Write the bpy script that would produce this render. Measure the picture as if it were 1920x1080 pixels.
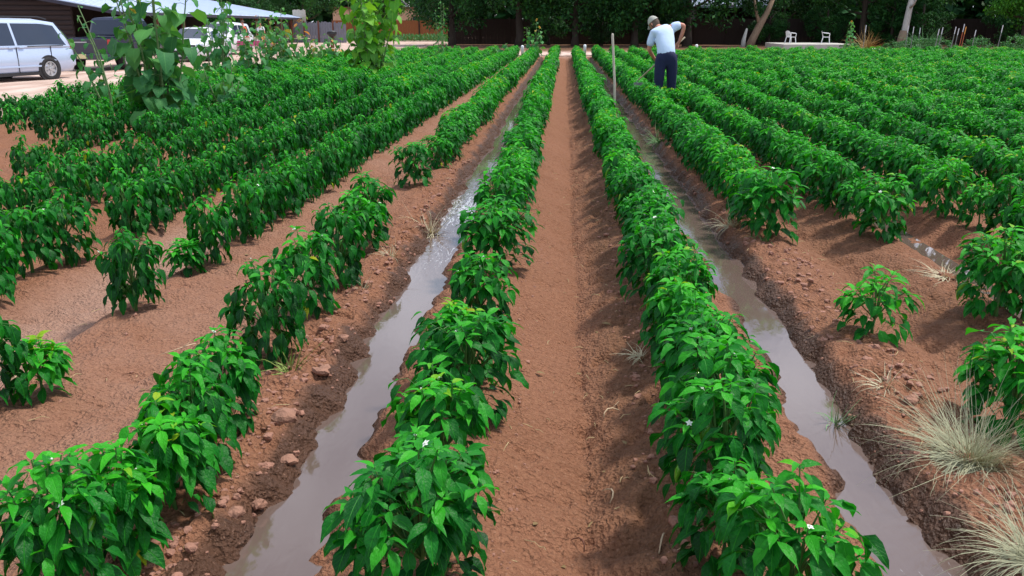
import bpy, bmesh, math, random
import numpy as np
from mathutils import Vector, Matrix

# ------------------------------------------------------------ camera, sky, sun, exposure
SC = bpy.context.scene
for o in list(bpy.data.objects):
    bpy.data.objects.remove(o)
EYE = 1.6
PITCH, YAW = math.radians(16.70), math.radians(3.256)
cam_data = bpy.data.cameras.new("camera")
cam = bpy.data.objects.new("camera", cam_data)
SC.collection.objects.link(cam)
cam.location = (0, 0, EYE)
cam.rotation_euler = (math.pi / 2 - PITCH, 0, YAW)
cam_data.sensor_width = 36.0
cam_data.lens = 36.0 * 1650.0 / 1920.0
cam_data.clip_start = 0.05
cam_data.clip_end = 3000
SC.camera = cam

SUN_EL, SUN_AZ = math.radians(63), math.radians(68)      # azimuth measured from +Y (row direction) towards +X
world = bpy.data.worlds.new("World")
SC.world = world
world.use_nodes = True
wt = world.node_tree
wt.nodes.clear()
w_out = wt.nodes.new("ShaderNodeOutputWorld")
w_bg = wt.nodes.new("ShaderNodeBackground")
w_bg2 = wt.nodes.new("ShaderNodeBackground")
w_mix = wt.nodes.new("ShaderNodeMixShader")
w_sky = wt.nodes.new("ShaderNodeTexSky")
w_sky.sky_type = 'NISHITA'
w_sky.sun_disc = False
w_sky.sun_elevation = SUN_EL
w_sky.sun_rotation = SUN_AZ
w_sky.air_density = 1.0
w_sky.dust_density = 1.5
w_bg.inputs['Strength'].default_value = 0.12
wt.links.new(w_sky.outputs[0], w_bg.inputs['Color'])
w_bg2.inputs['Color'].default_value = (0.80, 0.86, 1.0, 1)   # bright summer clouds
w_bg2.inputs['Strength'].default_value = 1.3
w_tc = wt.nodes.new("ShaderNodeTexCoord")
w_no = wt.nodes.new("ShaderNodeTexNoise")
w_no.inputs['Scale'].default_value = 2.6
w_no.inputs['Detail'].default_value = 7
w_no.inputs['Roughness'].default_value = 0.55
w_ra = wt.nodes.new("ShaderNodeValToRGB")
w_ra.color_ramp.elements[0].position = 0.42
w_ra.color_ramp.elements[1].position = 0.62
wt.links.new(w_tc.outputs['Generated'], w_no.inputs['Vector'])
wt.links.new(w_no.outputs[0], w_ra.inputs[0])
wt.links.new(w_ra.outputs[0], w_mix.inputs[0])
wt.links.new(w_bg.outputs[0], w_mix.inputs[1])
wt.links.new(w_bg2.outputs[0], w_mix.inputs[2])
wt.links.new(w_mix.outputs[0], w_out.inputs[0])

sun_data = bpy.data.lights.new("sun", 'SUN')
sun_data.energy = 3.0
sun_data.angle = math.radians(7)
sun_data.color = (1.0, 0.955, 0.88)
sun = bpy.data.objects.new("sun", sun_data)
SC.collection.objects.link(sun)
sd = Vector((math.sin(SUN_AZ) * math.cos(SUN_EL), math.cos(SUN_AZ) * math.cos(SUN_EL), math.sin(SUN_EL)))
sun.rotation_euler = sd.to_track_quat('Z', 'Y').to_euler()
sun.location = (20, 10, 40)

SC.view_settings.view_transform = 'Standard'
SC.view_settings.look = 'None'
SC.view_settings.gamma = 1.0
SC.view_settings.use_curve_mapping = False
SC.view_settings.exposure = 0.36
SC.render.engine = 'CYCLES'
SC.cycles.max_bounces = 6
SC.cycles.diffuse_bounces = 3
SC.cycles.glossy_bounces = 3
SC.cycles.transmission_bounces = 3
SC.cycles.transparent_max_bounces = 4
SC.cycles.caustics_reflective = False
SC.cycles.caustics_refractive = False

# ------------------------------------------------------------ helpers
COL = SC.collection
TAU = math.tau


def tag(o, label=None, cat=None, group=None, kind=None):
    if label: o['label'] = label
    if cat: o['category'] = cat
    if group: o['group'] = group
    if kind: o['kind'] = kind
    return o


def thing(name, label, cat, loc=(0, 0, 0), rz=0.0, group=None):
    o = bpy.data.objects.new(name, None)
    o.empty_display_size = 0.1
    COL.objects.link(o)
    o.location = loc
    o.rotation_euler = (0, 0, rz)
    return tag(o, label, cat, group)


def link_mesh(name, me, parent=None):
    o = bpy.data.objects.new(name, me)
    COL.objects.link(o)
    if parent is not None: o.parent = parent
    return o


def make_mesh(name, verts, faces, mats, smooth=False, mi=None):
    me = bpy.data.meshes.new(name)
    me.from_pydata([tuple(v) for v in verts], [], [tuple(f) for f in faces])
    if not isinstance(mats, (list, tuple)): mats = [mats]
    for m in mats: me.materials.append(m)
    if mi is not None: me.polygons.foreach_set('material_index', np.asarray(mi, dtype=np.int32))
    if smooth: me.polygons.foreach_set('use_smooth', np.ones(len(me.polygons), dtype=bool))
    me.update()
    return me


class MB:
    """Collects shapes; build() links them as one mesh object."""
    def __init__(s):
        s.v = []; s.f = []

    def add(s, vs, fs, M=None):
        n = len(s.v)
        if M is not None: vs = [tuple(M @ Vector(v)) for v in vs]
        s.v.extend(tuple(v) for v in vs)
        s.f.extend(tuple(i + n for i in f) for f in fs)
        return s

    def box(s, c, d, rz=0.0, M=None, taper=1.0):
        x, y, z = d[0] / 2, d[1] / 2, d[2] / 2
        vs = []
        for sz in (-1, 1):
            k = taper if sz > 0 else 1.0
            for sx, sy in ((-1, -1), (1, -1), (1, 1), (-1, 1)):
                px, py = sx * x * k, sy * y * k
                vs.append((c[0] + px * math.cos(rz) - py * math.sin(rz), c[1] + px * math.sin(rz) + py * math.cos(rz), c[2] + sz * z))
        return s.add(vs, [(3, 2, 1, 0), (4, 5, 6, 7), (0, 1, 5, 4), (1, 2, 6, 5), (2, 3, 7, 6), (3, 0, 4, 7)], M)

    def tube(s, pts, rad, n=8, caps=True, M=None):
        pts = [Vector(p) for p in pts]
        if not isinstance(rad, (list, tuple)): rad = [rad] * len(pts)
        vs, fs = [], []
        ref = None
        for i, p in enumerate(pts):
            d = (pts[min(i + 1, len(pts) - 1)] - pts[max(i - 1, 0)])
            if d.length < 1e-9: d = Vector((0, 0, 1))
            d.normalize()
            if ref is None: ref = Vector((1, 0, 0)) if abs(d.x) < .8 else Vector((0, 1, 0))
            a = d.cross(ref).normalized(); b = d.cross(a).normalized(); ref = -b if False else ref
            for k in range(n):
                t = TAU * k / n
                vs.append(p + (a * math.cos(t) + b * math.sin(t)) * rad[i])
        for i in range(len(pts) - 1):
            for k in range(n):
                k2 = (k + 1) % n
                fs.append((i * n + k, (i + 1) * n + k, (i + 1) * n + k2, i * n + k2))
        if caps:
            fs.append(tuple(range(n)))
            fs.append(tuple((len(pts) - 1) * n + k for k in reversed(range(n))))
        return s.add(vs, fs, M)

    def lathe(s, prof, n=20, c=(0, 0, 0), M=None):
        vs, fs = [], []
        for r, z in prof:
            for k in range(n):
                t = TAU * k / n
                vs.append((c[0] + r * math.cos(t), c[1] + r * math.sin(t), c[2] + z))
        for i in range(len(prof) - 1):
            for k in range(n):
                k2 = (k + 1) % n
                fs.append((i * n + k, i * n + k2, (i + 1) * n + k2, (i + 1) * n + k))
        fs.append(tuple(reversed(range(n))))
        fs.append(tuple((len(prof) - 1) * n + k for k in range(n)))
        return s.add(vs, fs, M)

    def quad(s, a, b, c, d, th=0.0):
        if th <= 0: return s.add([a, b, c, d], [(0, 1, 2, 3)])
        a, b, c, d = map(Vector, (a, b, c, d))
        n = (b - a).cross(d - a).normalized() * th
        return s.add([a, b, c, d, a - n, b - n, c - n, d - n], [(0, 1, 2, 3), (7, 6, 5, 4), (0, 4, 5, 1), (1, 5, 6, 2), (2, 6, 7, 3), (3, 7, 4, 0)])

    def build(s, name, mat, parent=None, smooth=False, bevel=0.0):
        me = make_mesh(name, s.v, s.f, mat, smooth)
        o = link_mesh(name, me, parent)
        if bevel > 0:
            m = o.modifiers.new('bevel', 'BEVEL'); m.width = bevel; m.segments = 2; m.limit_method = 'ANGLE'
        return o


def skinned(name, pts, edges, mat, parent=None, levels=2, root=0):
    """One continuous surface grown round a chain of joints: pts = [(x,y,z,radius)]"""
    me = bpy.data.meshes.new(name)
    bm = bmesh.new()
    ly = bm.verts.layers.skin.verify()
    vs = []
    for i, p in enumerate(pts):
        v = bm.verts.new(p[:3]); r = p[3]
        v[ly].radius = (r, p[4]) if len(p) > 4 else (r, r)
        v[ly].use_root = (i == root)
        vs.append(v)
    for a, b in edges: bm.edges.new((vs[a], vs[b]))
    bm.to_mesh(me); bm.free()
    o = bpy.data.objects.new(name, me)
    COL.objects.link(o)
    m = o.modifiers.new('skin', 'SKIN'); m.use_smooth_shade = True
    s = o.modifiers.new('sub', 'SUBSURF'); s.levels = levels; s.render_levels = levels
    dg = bpy.context.evaluated_depsgraph_get()
    me2 = bpy.data.meshes.new_from_object(o.evaluated_get(dg))
    o.modifiers.clear()
    o.data = me2
    me2.materials.clear(); me2.materials.append(mat)
    me2.polygons.foreach_set('use_smooth', np.ones(len(me2.polygons), dtype=bool))
    if parent is not None: o.parent = parent
    return o


def hsh(ix, iy, seed):
    h = (ix.astype(np.int64) * 374761393 + iy.astype(np.int64) * 668265263 + seed * 1442695041) & 0xffffffff
    h = ((h ^ (h >> 13)) * 1274126177) & 0xffffffff
    h = h ^ (h >> 16)
    return (h & 0xffff) / 65535.0


def vnoise(x, y, seed=0):
    x = np.asarray(x, float); y = np.asarray(y, float)
    ix = np.floor(x).astype(np.int64); iy = np.floor(y).astype(np.int64)
    fx = x - ix; fy = y - iy
    fx = fx * fx * (3 - 2 * fx); fy = fy * fy * (3 - 2 * fy)
    a = hsh(ix, iy, seed); b = hsh(ix + 1, iy, seed); c = hsh(ix, iy + 1, seed); d = hsh(ix + 1, iy + 1, seed)
    return (a * (1 - fx) + b * fx) * (1 - fy) + (c * (1 - fx) + d * fx) * fy


def sstep(a, b, x):
    t = np.clip((x - a) / (b - a), 0, 1)
    return t * t * (3 - 2 * t)


# ------------------------------------------------------------ materials
def nodes_mat(name):
    m = bpy.data.materials.new(name)
    m.use_nodes = True
    nt = m.node_tree
    b = nt.nodes['Principled BSDF']
    return m, nt, b


def simple(name, col, rough=0.6, metal=0.0, var=0.12, scale=8.0, bump=0.0, spec=0.5, coat=0.0, stretch=(1, 1, 1), detail=4):
    """Paint, wood, stone: a base colour with broken-up tone, roughness and relief."""
    m, nt, b = nodes_mat(name)
    tc = nt.nodes.new('ShaderNodeTexCoord')
    mp = nt.nodes.new('ShaderNodeMapping'); mp.inputs['Scale'].default_value = stretch
    nt.links.new(tc.outputs['Object'], mp.inputs[0])
    no = nt.nodes.new('ShaderNodeTexNoise'); no.inputs['Scale'].default_value = scale; no.inputs['Detail'].default_value = detail
    nt.links.new(mp.outputs[0], no.inputs['Vector'])
    mx = nt.nodes.new('ShaderNodeMix'); mx.data_type = 'RGBA'
    mx.inputs['A'].default_value = tuple(max(0, c * (1 - var)) for c in col) + (1,)
    mx.inputs['B'].default_value = tuple(min(1, c * (1 + var)) for c in col) + (1,)
    nt.links.new(no.outputs[0], mx.inputs['Factor'])
    nt.links.new(mx.outputs['Result'], b.inputs['Base Color'])
    b.inputs['Roughness'].default_value = rough
    b.inputs['Metallic'].default_value = metal
    b.inputs['Specular IOR Level'].default_value = spec
    b.inputs['Coat Weight'].default_value = coat
    if bump > 0:
        bp = nt.nodes.new('ShaderNodeBump'); bp.inputs['Strength'].default_value = bump; bp.inputs['Distance'].default_value = 0.02
        nt.links.new(no.outputs[0], bp.inputs['Height']); nt.links.new(bp.outputs[0], b.inputs['Normal'])
    return m


def leaf_mat(name, dark, mid, light, rough=0.42, trans=0.3, veins=True, vein_col=None, spec=0.45):
    """tone attribute 0..1 runs from old dark leaf to young light leaf"""
    m, nt, b = nodes_mat(name)
    at = nt.nodes.new('ShaderNodeAttribute'); at.attribute_name = 'tone'
    oi = nt.nodes.new('ShaderNodeObjectInfo')
    ad = nt.nodes.new('ShaderNodeMath'); ad.operation = 'MULTIPLY_ADD'
    ad.inputs[1].default_value = 0.22
    nt.links.new(oi.outputs['Random'], ad.inputs[0]); nt.links.new(at.outputs['Fac'], ad.inputs[2])
    sb = nt.nodes.new('ShaderNodeMath'); sb.operation = 'SUBTRACT'; sb.inputs[1].default_value = 0.11
    nt.links.new(ad.outputs[0], sb.inputs[0])
    ra = nt.nodes.new('ShaderNodeValToRGB')
    e = ra.color_ramp.elements
    e[0].color = dark + (1,); e[1].color = light + (1,)
    x = e.new(0.5); x.color = mid + (1,)
    if veins:
        x = e.new(0.90); x.color = light + (1,)
        e[len(e) - 1].color = tuple(min(1, c) for c in (light[0] * 6 + .05, light[1] * .85, light[2] * .9)) + (1,)
    nt.links.new(sb.outputs[0], ra.inputs[0])
    col = ra.outputs[0]
    if veins:
        uv = nt.nodes.new('ShaderNodeUVMap'); uv.uv_map = 'UVMap'
        sp = nt.nodes.new('ShaderNodeSeparateXYZ'); nt.links.new(uv.outputs[0], sp.inputs[0])
        ab = nt.nodes.new('ShaderNodeMath'); ab.operation = 'SUBTRACT'; ab.inputs[1].default_value = 0.5
        nt.links.new(sp.outputs[0], ab.inputs[0])
        a2 = nt.nodes.new('ShaderNodeMath'); a2.operation = 'ABSOLUTE'; nt.links.new(ab.outputs[0], a2.inputs[0])
        # side veins: sin of (v*k - |u|*c)
        m1 = nt.nodes.new('ShaderNodeMath'); m1.operation = 'MULTIPLY'; m1.inputs[1].default_value = 46.0
        nt.links.new(sp.outputs[1], m1.inputs[0])
        m2 = nt.nodes.new('ShaderNodeMath'); m2.operation = 'MULTIPLY_ADD'; m2.inputs[1].default_value = -30.0
        nt.links.new(a2.outputs[0], m2.inputs[0]); nt.links.new(m1.outputs[0], m2.inputs[2])
        sn = nt.nodes.new('ShaderNodeMath'); sn.operation = 'SINE'; nt.links.new(m2.outputs[0], sn.inputs[0])
        mr = nt.nodes.new('ShaderNodeMapRange'); mr.inputs[1].default_value = 0.75; mr.inputs[2].default_value = 1.0; mr.inputs[4].default_value = 0.16
        nt.links.new(sn.outputs[0], mr.inputs[0])
        mm = nt.nodes.new('ShaderNodeMapRange'); mm.inputs[1].default_value = 0.035; mm.inputs[2].default_value = 0.012; mm.inputs[4].default_value = 0.5
        nt.links.new(a2.outputs[0], mm.inputs[0])
        mxx = nt.nodes.new('ShaderNodeMath'); mxx.operation = 'MAXIMUM'
        nt.links.new(mr.outputs[0], mxx.inputs[0]); nt.links.new(mm.outputs[0], mxx.inputs[1])
        mc = nt.nodes.new('ShaderNodeMix'); mc.data_type = 'RGBA'
        mc.inputs['B'].default_value = (vein_col or tuple(min(1, c * 1.5 + 0.01) for c in light)) + (1,)
        mul = nt.nodes.new('ShaderNodeMath'); mul.operation = 'MULTIPLY'; mul.inputs[1].default_value = 0.45
        nt.links.new(mxx.outputs[0], mul.inputs[0])
        nt.links.new(mul.outputs[0], mc.inputs['Factor']); nt.links.new(col, mc.inputs['A'])
        col = mc.outputs['Result']
        bp = nt.nodes.new('ShaderNodeBump'); bp.inputs['Strength'].default_value = 0.7; bp.inputs['Distance'].default_value = 0.003
        bp.invert = True
        cn = nt.nodes.new('ShaderNodeTexNoise'); cn.inputs['Scale'].default_value = 70; cn.inputs['Detail'].default_value = 2
        ctc = nt.nodes.new('ShaderNodeTexCoord'); nt.links.new(ctc.outputs['Object'], cn.inputs['Vector'])
        ch = nt.nodes.new('ShaderNodeMath'); ch.operation = 'MULTIPLY_ADD'; ch.inputs[1].default_value = 2.2
        nt.links.new(cn.outputs[0], ch.inputs[0]); nt.links.new(mxx.outputs[0], ch.inputs[2])
        nt.links.new(ch.outputs[0], bp.inputs['Height']); nt.links.new(bp.outputs[0], b.inputs['Normal'])
    nt.links.new(col, b.inputs['Base Color'])
    b.inputs['Roughness'].default_value = rough
    b.inputs['Specular IOR Level'].default_value = spec
    tr = nt.nodes.new('ShaderNodeBsdfTranslucent')
    hs = nt.nodes.new('ShaderNodeMix'); hs.data_type = 'RGBA'; hs.blend_type = 'MULTIPLY'
    hs.inputs['Factor'].default_value = 1.0
    hs.inputs['B'].default_value = (1.5, 1.35, 0.5, 1)
    nt.links.new(col, hs.inputs['A']); nt.links.new(hs.outputs['Result'], tr.inputs['Color'])
    ms = nt.nodes.new('ShaderNodeMixShader'); ms.inputs[0].default_value = trans
    nt.links.new(b.outputs[0], ms.inputs[1]); nt.links.new(tr.outputs[0], ms.inputs[2])
    nt.links.new(ms.outputs[0], nt.nodes['Material Output'].inputs[0])
    return m


M_PEPPER = leaf_mat('pepper_leaf', (0.002, 0.056, 0.008), (0.008, 0.185, 0.014), (0.055, 0.50, 0.016), rough=.46, spec=.24, trans=.32)
M_SUNLEAF = leaf_mat('broad_leaf', (0.018, 0.10, 0.035), (0.045, 0.21, 0.065), (0.11, 0.34, 0.08), rough=0.55, spec=0.25)
M_LIMELEAF = leaf_mat('lime_leaf', (0.04, 0.16, 0.02), (0.10, 0.36, 0.03), (0.30, 0.58, 0.07), rough=0.5, spec=0.3)
M_TREE = leaf_mat('tree_leaf', (0.009, 0.042, 0.014), (0.024, 0.105, 0.026), (0.07, 0.23, 0.035), rough=0.6, trans=0.2, veins=False, spec=0.2)
M_TREE2 = leaf_mat('light_tree_leaf', (0.02, 0.09, 0.015), (0.05, 0.21, 0.02), (0.12, 0.38, 0.03), rough=0.6, trans=0.25, veins=False, spec=0.2)
M_STEM = simple('green_stem', (0.07, 0.19, 0.04), 0.6, var=.25, scale=30)
M_STEM2 = simple('sunflower_stem', (0.13, 0.22, 0.08), 0.7, var=.25, scale=20)
M_BARK = simple('dark_bark', (0.055, 0.04, 0.03), 0.95, var=.5, scale=6, bump=.8, stretch=(3, 3, .6))
M_PETAL = simple('white_petal', (0.8, 0.82, 0.74), 0.5, var=.04)
M_POD = simple('green_pepper_skin', (0.10, 0.34, 0.02), 0.22, var=.25, scale=12, coat=.3)
M_STRAW = simple('dry_straw', (0.50, 0.38, 0.20), 0.85, var=.35, scale=25)
M_WHITEPL = simple('white_plastic', (0.82, 0.83, 0.85), 0.4, var=.03)
M_TYRE = simple('tyre_rubber', (0.02, 0.02, 0.022), 0.85, var=.3)
M_RIM = simple('wheel_alloy', (0.55, 0.56, 0.6), 0.35, metal=.7, var=.1)
M_GLASS = simple('tinted_glass', (0.025, 0.035, 0.06), 0.06, var=.15, scale=2, spec=.8)
M_BLACKPL = simple('black_trim', (0.02, 0.02, 0.024), 0.5, var=.2)
M_RED = simple('red_lens', (0.55, 0.03, 0.03), 0.2, var=.1, coat=.5)
M_SKIN = simple('skin', (0.56, 0.24, 0.16), 0.55, var=.1, scale=10)

# ------------------------------------------------------------ ground: furrows, ridges, clods, as one sheet
FIELD_END = 46.0
ROWS_L = [-0.44, -1.41, -2.44, -3.42, -4.45, -5.45, -6.45, -7.45, -8.45, -9.4]
ROWS_R = [0.63, 1.58, 2.44, 3.36] + [3.36 + 0.97 * k for k in range(1, 22)]
WATER_Z = -0.088
WATER = [(-0.93, 0.0), (1.17, 3.0)]          # centre line X, noise seed offset


def wcen(y, k):
    """wandering centre line of water channel k"""
    x0, s = WATER[k]
    return x0 + 0.05 * (vnoise(y * 0.55 + s, y * 0 + s, 5) - 0.5) + 0.02 * (vnoise(y * 2.1 + s, y * 0, 6) - .5)


def fbm(x, y, f, n, seed):
    s = 0; a = 1; t = 0
    for i in range(n):
        s = s + a * vnoise(x * f, y * f, seed + i); t += a; a *= .5; f *= 2.03
    return s / t


def furrow(x, xc, w0, w1, depth):
    return -depth * (1 - sstep(w0, w1, np.abs(x - xc)))


def ground_z(x, y, detail=True):
    x = np.asarray(x, float); y = np.asarray(y, float)
    z = np.zeros(np.broadcast(x, y).shape)
    wob = 0.05 * (vnoise(y * .8, x * 0 + 3, 9) - .5)
    # water channels: steep cut, lumpy shores
    edge = 0.085 * (fbm(x, y, 5.5, 4, 31) - .5) * 2
    for k in (0, 1):
        d = np.abs(x - wcen(y, k)) + edge
        z = z - 0.165 * (1 - sstep(0.01, 0.22, d - .03 * np.exp(-((y - 9) / 4) ** 2)))
    # dry furrows
    z += -0.20 * np.clip(1 - np.abs(x - .10 - wob) / .46, 0, 1) ** 1.25
    z += furrow(x, -1.98 + wob, 0.05, 0.36, 0.07)
    z += furrow(x, -2.95 + wob, 0.22, 0.40, 0.10)
    z += furrow(x, -3.95 + wob, 0.20, 0.40, 0.12)
    z += -0.13 * np.clip(1 - np.abs(x - 2.03 - wob) / .4, 0, 1) ** 1.25
    z += furrow(x, 2.92 + wob, 0.10, 0.36, 0.14)
    infield = sstep(-9.9, -9.5, x) * (1 - sstep(24.0, 24.6, x)) * (1 - sstep(FIELD_END, FIELD_END + .8, y))
    far = (sstep(3.3, 3.5, x) + (1 - sstep(-4.6, -4.4, x)))
    z += far * -0.10 * (0.5 - 0.5 * np.cos(TAU * (x - 3.36) / .97))
    # raised rough bank between the right water and the third row, and left of the left water
    bank = np.exp(-((x - 1.55) / .16) ** 2) * .03 + np.exp(-((x + 1.33) / .14) ** 2) * .02
    z += bank
    z *= infield
    rough = 0.78 + 1.15 * np.exp(-((x + 1.22) / .17) ** 2) + 1.0 * np.exp(-((x - 1.62) / .25) ** 2) + .95 * np.exp(-((x - .34) / .2) ** 2) + .5 * np.exp(-((x - 2.3) / .3) ** 2) + .3 * np.exp(-((x - .12) / .05) ** 2)
    rough *= 0.25 + .75 * infield
    if detail:
        b1 = fbm(x, y, 9, 2, 11); b2 = fbm(x, y, 26, 2, 21)
        bil = np.abs(b1 * 2 - 1); bil2 = np.abs(b2 * 2 - 1)
        z += rough * (0.050 * (b1 - .5) + 0.022 * (.4 - bil) + 0.020 * (b2 - .5) + .010 * (.3 - bil2))
    z += 0.02 * (vnoise(x * 1.3, y * 1.3, 41) - .5) + .018 * infield * (fbm(x, y, 4.2, 2, 45) - .5)
    # beyond the field the land climbs very gently
    return z


def build_ground():
    def seg(a, b, st): return list(np.arange(a, b, st))
    xs = seg(-2.45, 2.55, .0145) + seg(2.55, 4.4, .03) + seg(-4.5, -2.45, .03) + seg(4.4, 11, .075) + seg(-11, -4.5, .075) + seg(11, 25, .16) + seg(-16, -11, .25)
    g = 0.4; v = 25.0
    while v < 900: xs.append(v); v += g; g *= 1.25
    g = 0.4; v = -16.3
    while v > -900: xs.append(v); v -= g; g *= 1.25
    xs = np.array(sorted(xs))
    ys = []; v = 1.7
    while v < 48: ys.append(v); v += max(.015, .0062 * v)
    g = .4
    while v < 1500: ys.append(v); v += g; g *= 1.2
    v = 1.6; g = .1
    while v > -300: ys.append(v); v -= g; g *= 1.3
    ys = np.array(sorted(ys))
    X, Y = np.meshgrid(xs, ys)
    Z = ground_z(X, Y)
    nx, ny = len(xs), len(ys)
    co = np.stack([X, Y, Z], -1).reshape(-1, 3)
    idx = np.arange(nx * ny).reshape(ny, nx)
    q = np.stack([idx[:-1, :-1], idx[:-1, 1:], idx[1:, 1:], idx[1:, :-1]], -1).reshape(-1, 4)
    me = bpy.data.meshes.new('ground')
    me.vertices.add(len(co)); me.vertices.foreach_set('co', co.ravel().astype(np.float32))
    me.loops.add(q.size); me.loops.foreach_set('vertex_index', q.ravel().astype(np.int32))
    me.polygons.add(len(q))
    me.polygons.foreach_set('loop_start', np.arange(0, q.size, 4, dtype=np.int32))
    me.polygons.foreach_set('loop_total', np.full(len(q), 4, dtype=np.int32))
    me.polygons.foreach_set('use_smooth', np.ones(len(q), dtype=bool))
    me.update(calc_edges=True)
    # wetness: seeps up the banks of both channels with a ragged outline; browner right furrow flanks mix moist soil with painted row shadow
    wet = np.zeros(X.shape)
    for k, wl, wr in ((0, .13, .05), (1, .05, .11)):
        dx = X - wcen(Y, k)
        w = np.where(dx < 0, wl, wr)
        n = fbm(X, Y, 6, 3, 51)
        wet = np.maximum(wet, 1 - sstep(.04, .12, np.abs(dx) - w * (0.55 + 1.1 * n)))
    n2 = fbm(X, Y, 3.0, 3, 61)
    damp_shadow = (np.exp(-((X - .36) / .2) ** 2) * .62 + np.exp(-((X - 2.25) / .3) ** 2) * .45 + np.exp(-((X - 1.62) / .2) ** 2) * .1) * (.5 + n2)
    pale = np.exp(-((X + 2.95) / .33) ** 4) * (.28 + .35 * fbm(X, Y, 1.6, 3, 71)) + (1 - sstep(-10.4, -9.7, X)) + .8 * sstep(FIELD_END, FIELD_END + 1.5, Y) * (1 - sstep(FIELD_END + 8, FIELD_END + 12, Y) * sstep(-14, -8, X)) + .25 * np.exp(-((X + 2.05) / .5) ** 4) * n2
    litter_shadow = sstep(FIELD_END + 7, FIELD_END + 12, Y) * sstep(-14, -8, X)  # brown ground by the trees: leaf litter plus tree shadow painted in
    damp_shadow = np.maximum(damp_shadow, litter_shadow); wet = wet * (Y < FIELD_END)
    for nm, arr in (('wet', wet), ('damp_shadow', damp_shadow), ('pale', pale)):
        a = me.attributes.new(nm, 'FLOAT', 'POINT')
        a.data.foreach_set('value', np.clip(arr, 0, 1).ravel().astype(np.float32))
    m, nt, b = nodes_mat('red_soil')
    N = nt.nodes.new; Lk = nt.links.new
    tc = N('ShaderNodeTexCoord')
    def noise(sc, det=5, ro=.55):
        n = N('ShaderNodeTexNoise'); n.inputs['Scale'].default_value = sc; n.inputs['Detail'].default_value = det; n.inputs['Roughness'].default_value = ro
        Lk(tc.outputs['Object'], n.inputs['Vector']); return n
    def mix(fac, a, bb, k=None):
        x = N('ShaderNodeMix'); x.data_type = 'RGBA'
        if hasattr(fac, 'is_linked'): Lk(fac, x.inputs['Factor'])
        else: x.inputs['Factor'].default_value = fac
        for s, v in (('A', a), ('B', bb)):
            if isinstance(v, tuple): x.inputs[s].default_value = v + (1,)
            else: Lk(v, x.inputs[s])
        return x.outputs['Result']
    def attr(nm):
        a = N('ShaderNodeAttribute'); a.attribute_name = nm; return a.outputs['Fac']
    n1 = noise(1.7, 5); n2_ = noise(38, 4, .7); n3 = noise(9, 4)
    r1 = N('ShaderNodeMapRange'); r1.inputs[1].default_value = .35; r1.inputs[2].default_value = .65; Lk(n2_.outputs[0], r1.inputs[0])
    c = mix(n1.outputs[0], (.235, .096, .048), (.34, .152, .088))
    c = mix(r1.outputs[0], c, mix(.5, c, (.42, .205, .115)))
    c = mix(attr('damp_shadow'), c, (.185, .094, .048))
    r3 = N('ShaderNodeMapRange'); r3.inputs[1].default_value = .3; r3.inputs[2].default_value = .7; Lk(n3.outputs[0], r3.inputs[0])
    c = mix(attr('pale'), c, mix(r3.outputs[0], (.50, .33, .26), (.62, .44, .36)))
    c = mix(attr('wet'), c, (.115, .056, .033))
    # darker pits and scattered crumbs
    vo = N('ShaderNodeTexVoronoi'); vo.inputs['Scale'].default_value = 55; Lk(tc.outputs['Object'], vo.inputs['Vector'])
    pit = N('ShaderNodeTexNoise'); pit.inputs['Scale'].default_value = 62; pit.inputs['Detail'].default_value = 2; pit.inputs['Roughness'].default_value = .5; Lk(tc.outputs['Object'], pit.inputs['Vector'])
    rp = N('ShaderNodeMapRange'); rp.inputs[1].default_value = .36; rp.inputs[2].default_value = .30; rp.inputs[4].default_value = .55; Lk(pit.outputs[0], rp.inputs[0])
    c = mix(rp.outputs[0], c, (.10, .045, .026))
    rq = N('ShaderNodeMapRange'); rq.inputs[1].default_value = .66; rq.inputs[2].default_value = .72; rq.inputs[4].default_value = .5; Lk(pit.outputs[0], rq.inputs[0])
    c = mix(rq.outputs[0], c, (.46, .26, .17))
    Lk(c, b.inputs['Base Color'])
    ro = N('ShaderNodeMapRange'); ro.inputs[3].default_value = .95; ro.inputs[4].default_value = .42; Lk(attr('wet'), ro.inputs[0])
    Lk(ro.outputs[0], b.inputs['Roughness'])
    b.inputs['Specular IOR Level'].default_value = .3
    h = N('ShaderNodeMath'); h.operation = 'MULTIPLY_ADD'; h.inputs[1].default_value = .6
    Lk(vo.outputs['Distance'], h.inputs[0]); Lk(n2_.outputs[0], h.inputs[2])
    n4 = noise(120, 3, .6)
    h2 = N('ShaderNodeMath'); h2.operation = 'MULTIPLY_ADD'; h2.inputs[1].default_value = .35; Lk(n4.outputs[0], h2.inputs[0]); Lk(h.outputs[0], h2.inputs[2])
    bp = N('ShaderNodeBump'); bp.inputs['Strength'].default_value = 1.0; bp.inputs['Distance'].default_value = .03
    n5 = noise(16, 3, .6)
    h3 = N('ShaderNodeMath'); h3.operation = 'MULTIPLY_ADD'; h3.inputs[1].default_value = 1.6; Lk(n5.outputs[0], h3.inputs[0]); Lk(h2.outputs[0], h3.inputs[2])
    Lk(h3.outputs[0], bp.inputs['Height']); Lk(bp.outputs[0], b.inputs['Normal'])
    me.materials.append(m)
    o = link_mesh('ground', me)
    tag(o, kind='structure')
    return m


M_SOIL = build_ground()


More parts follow.
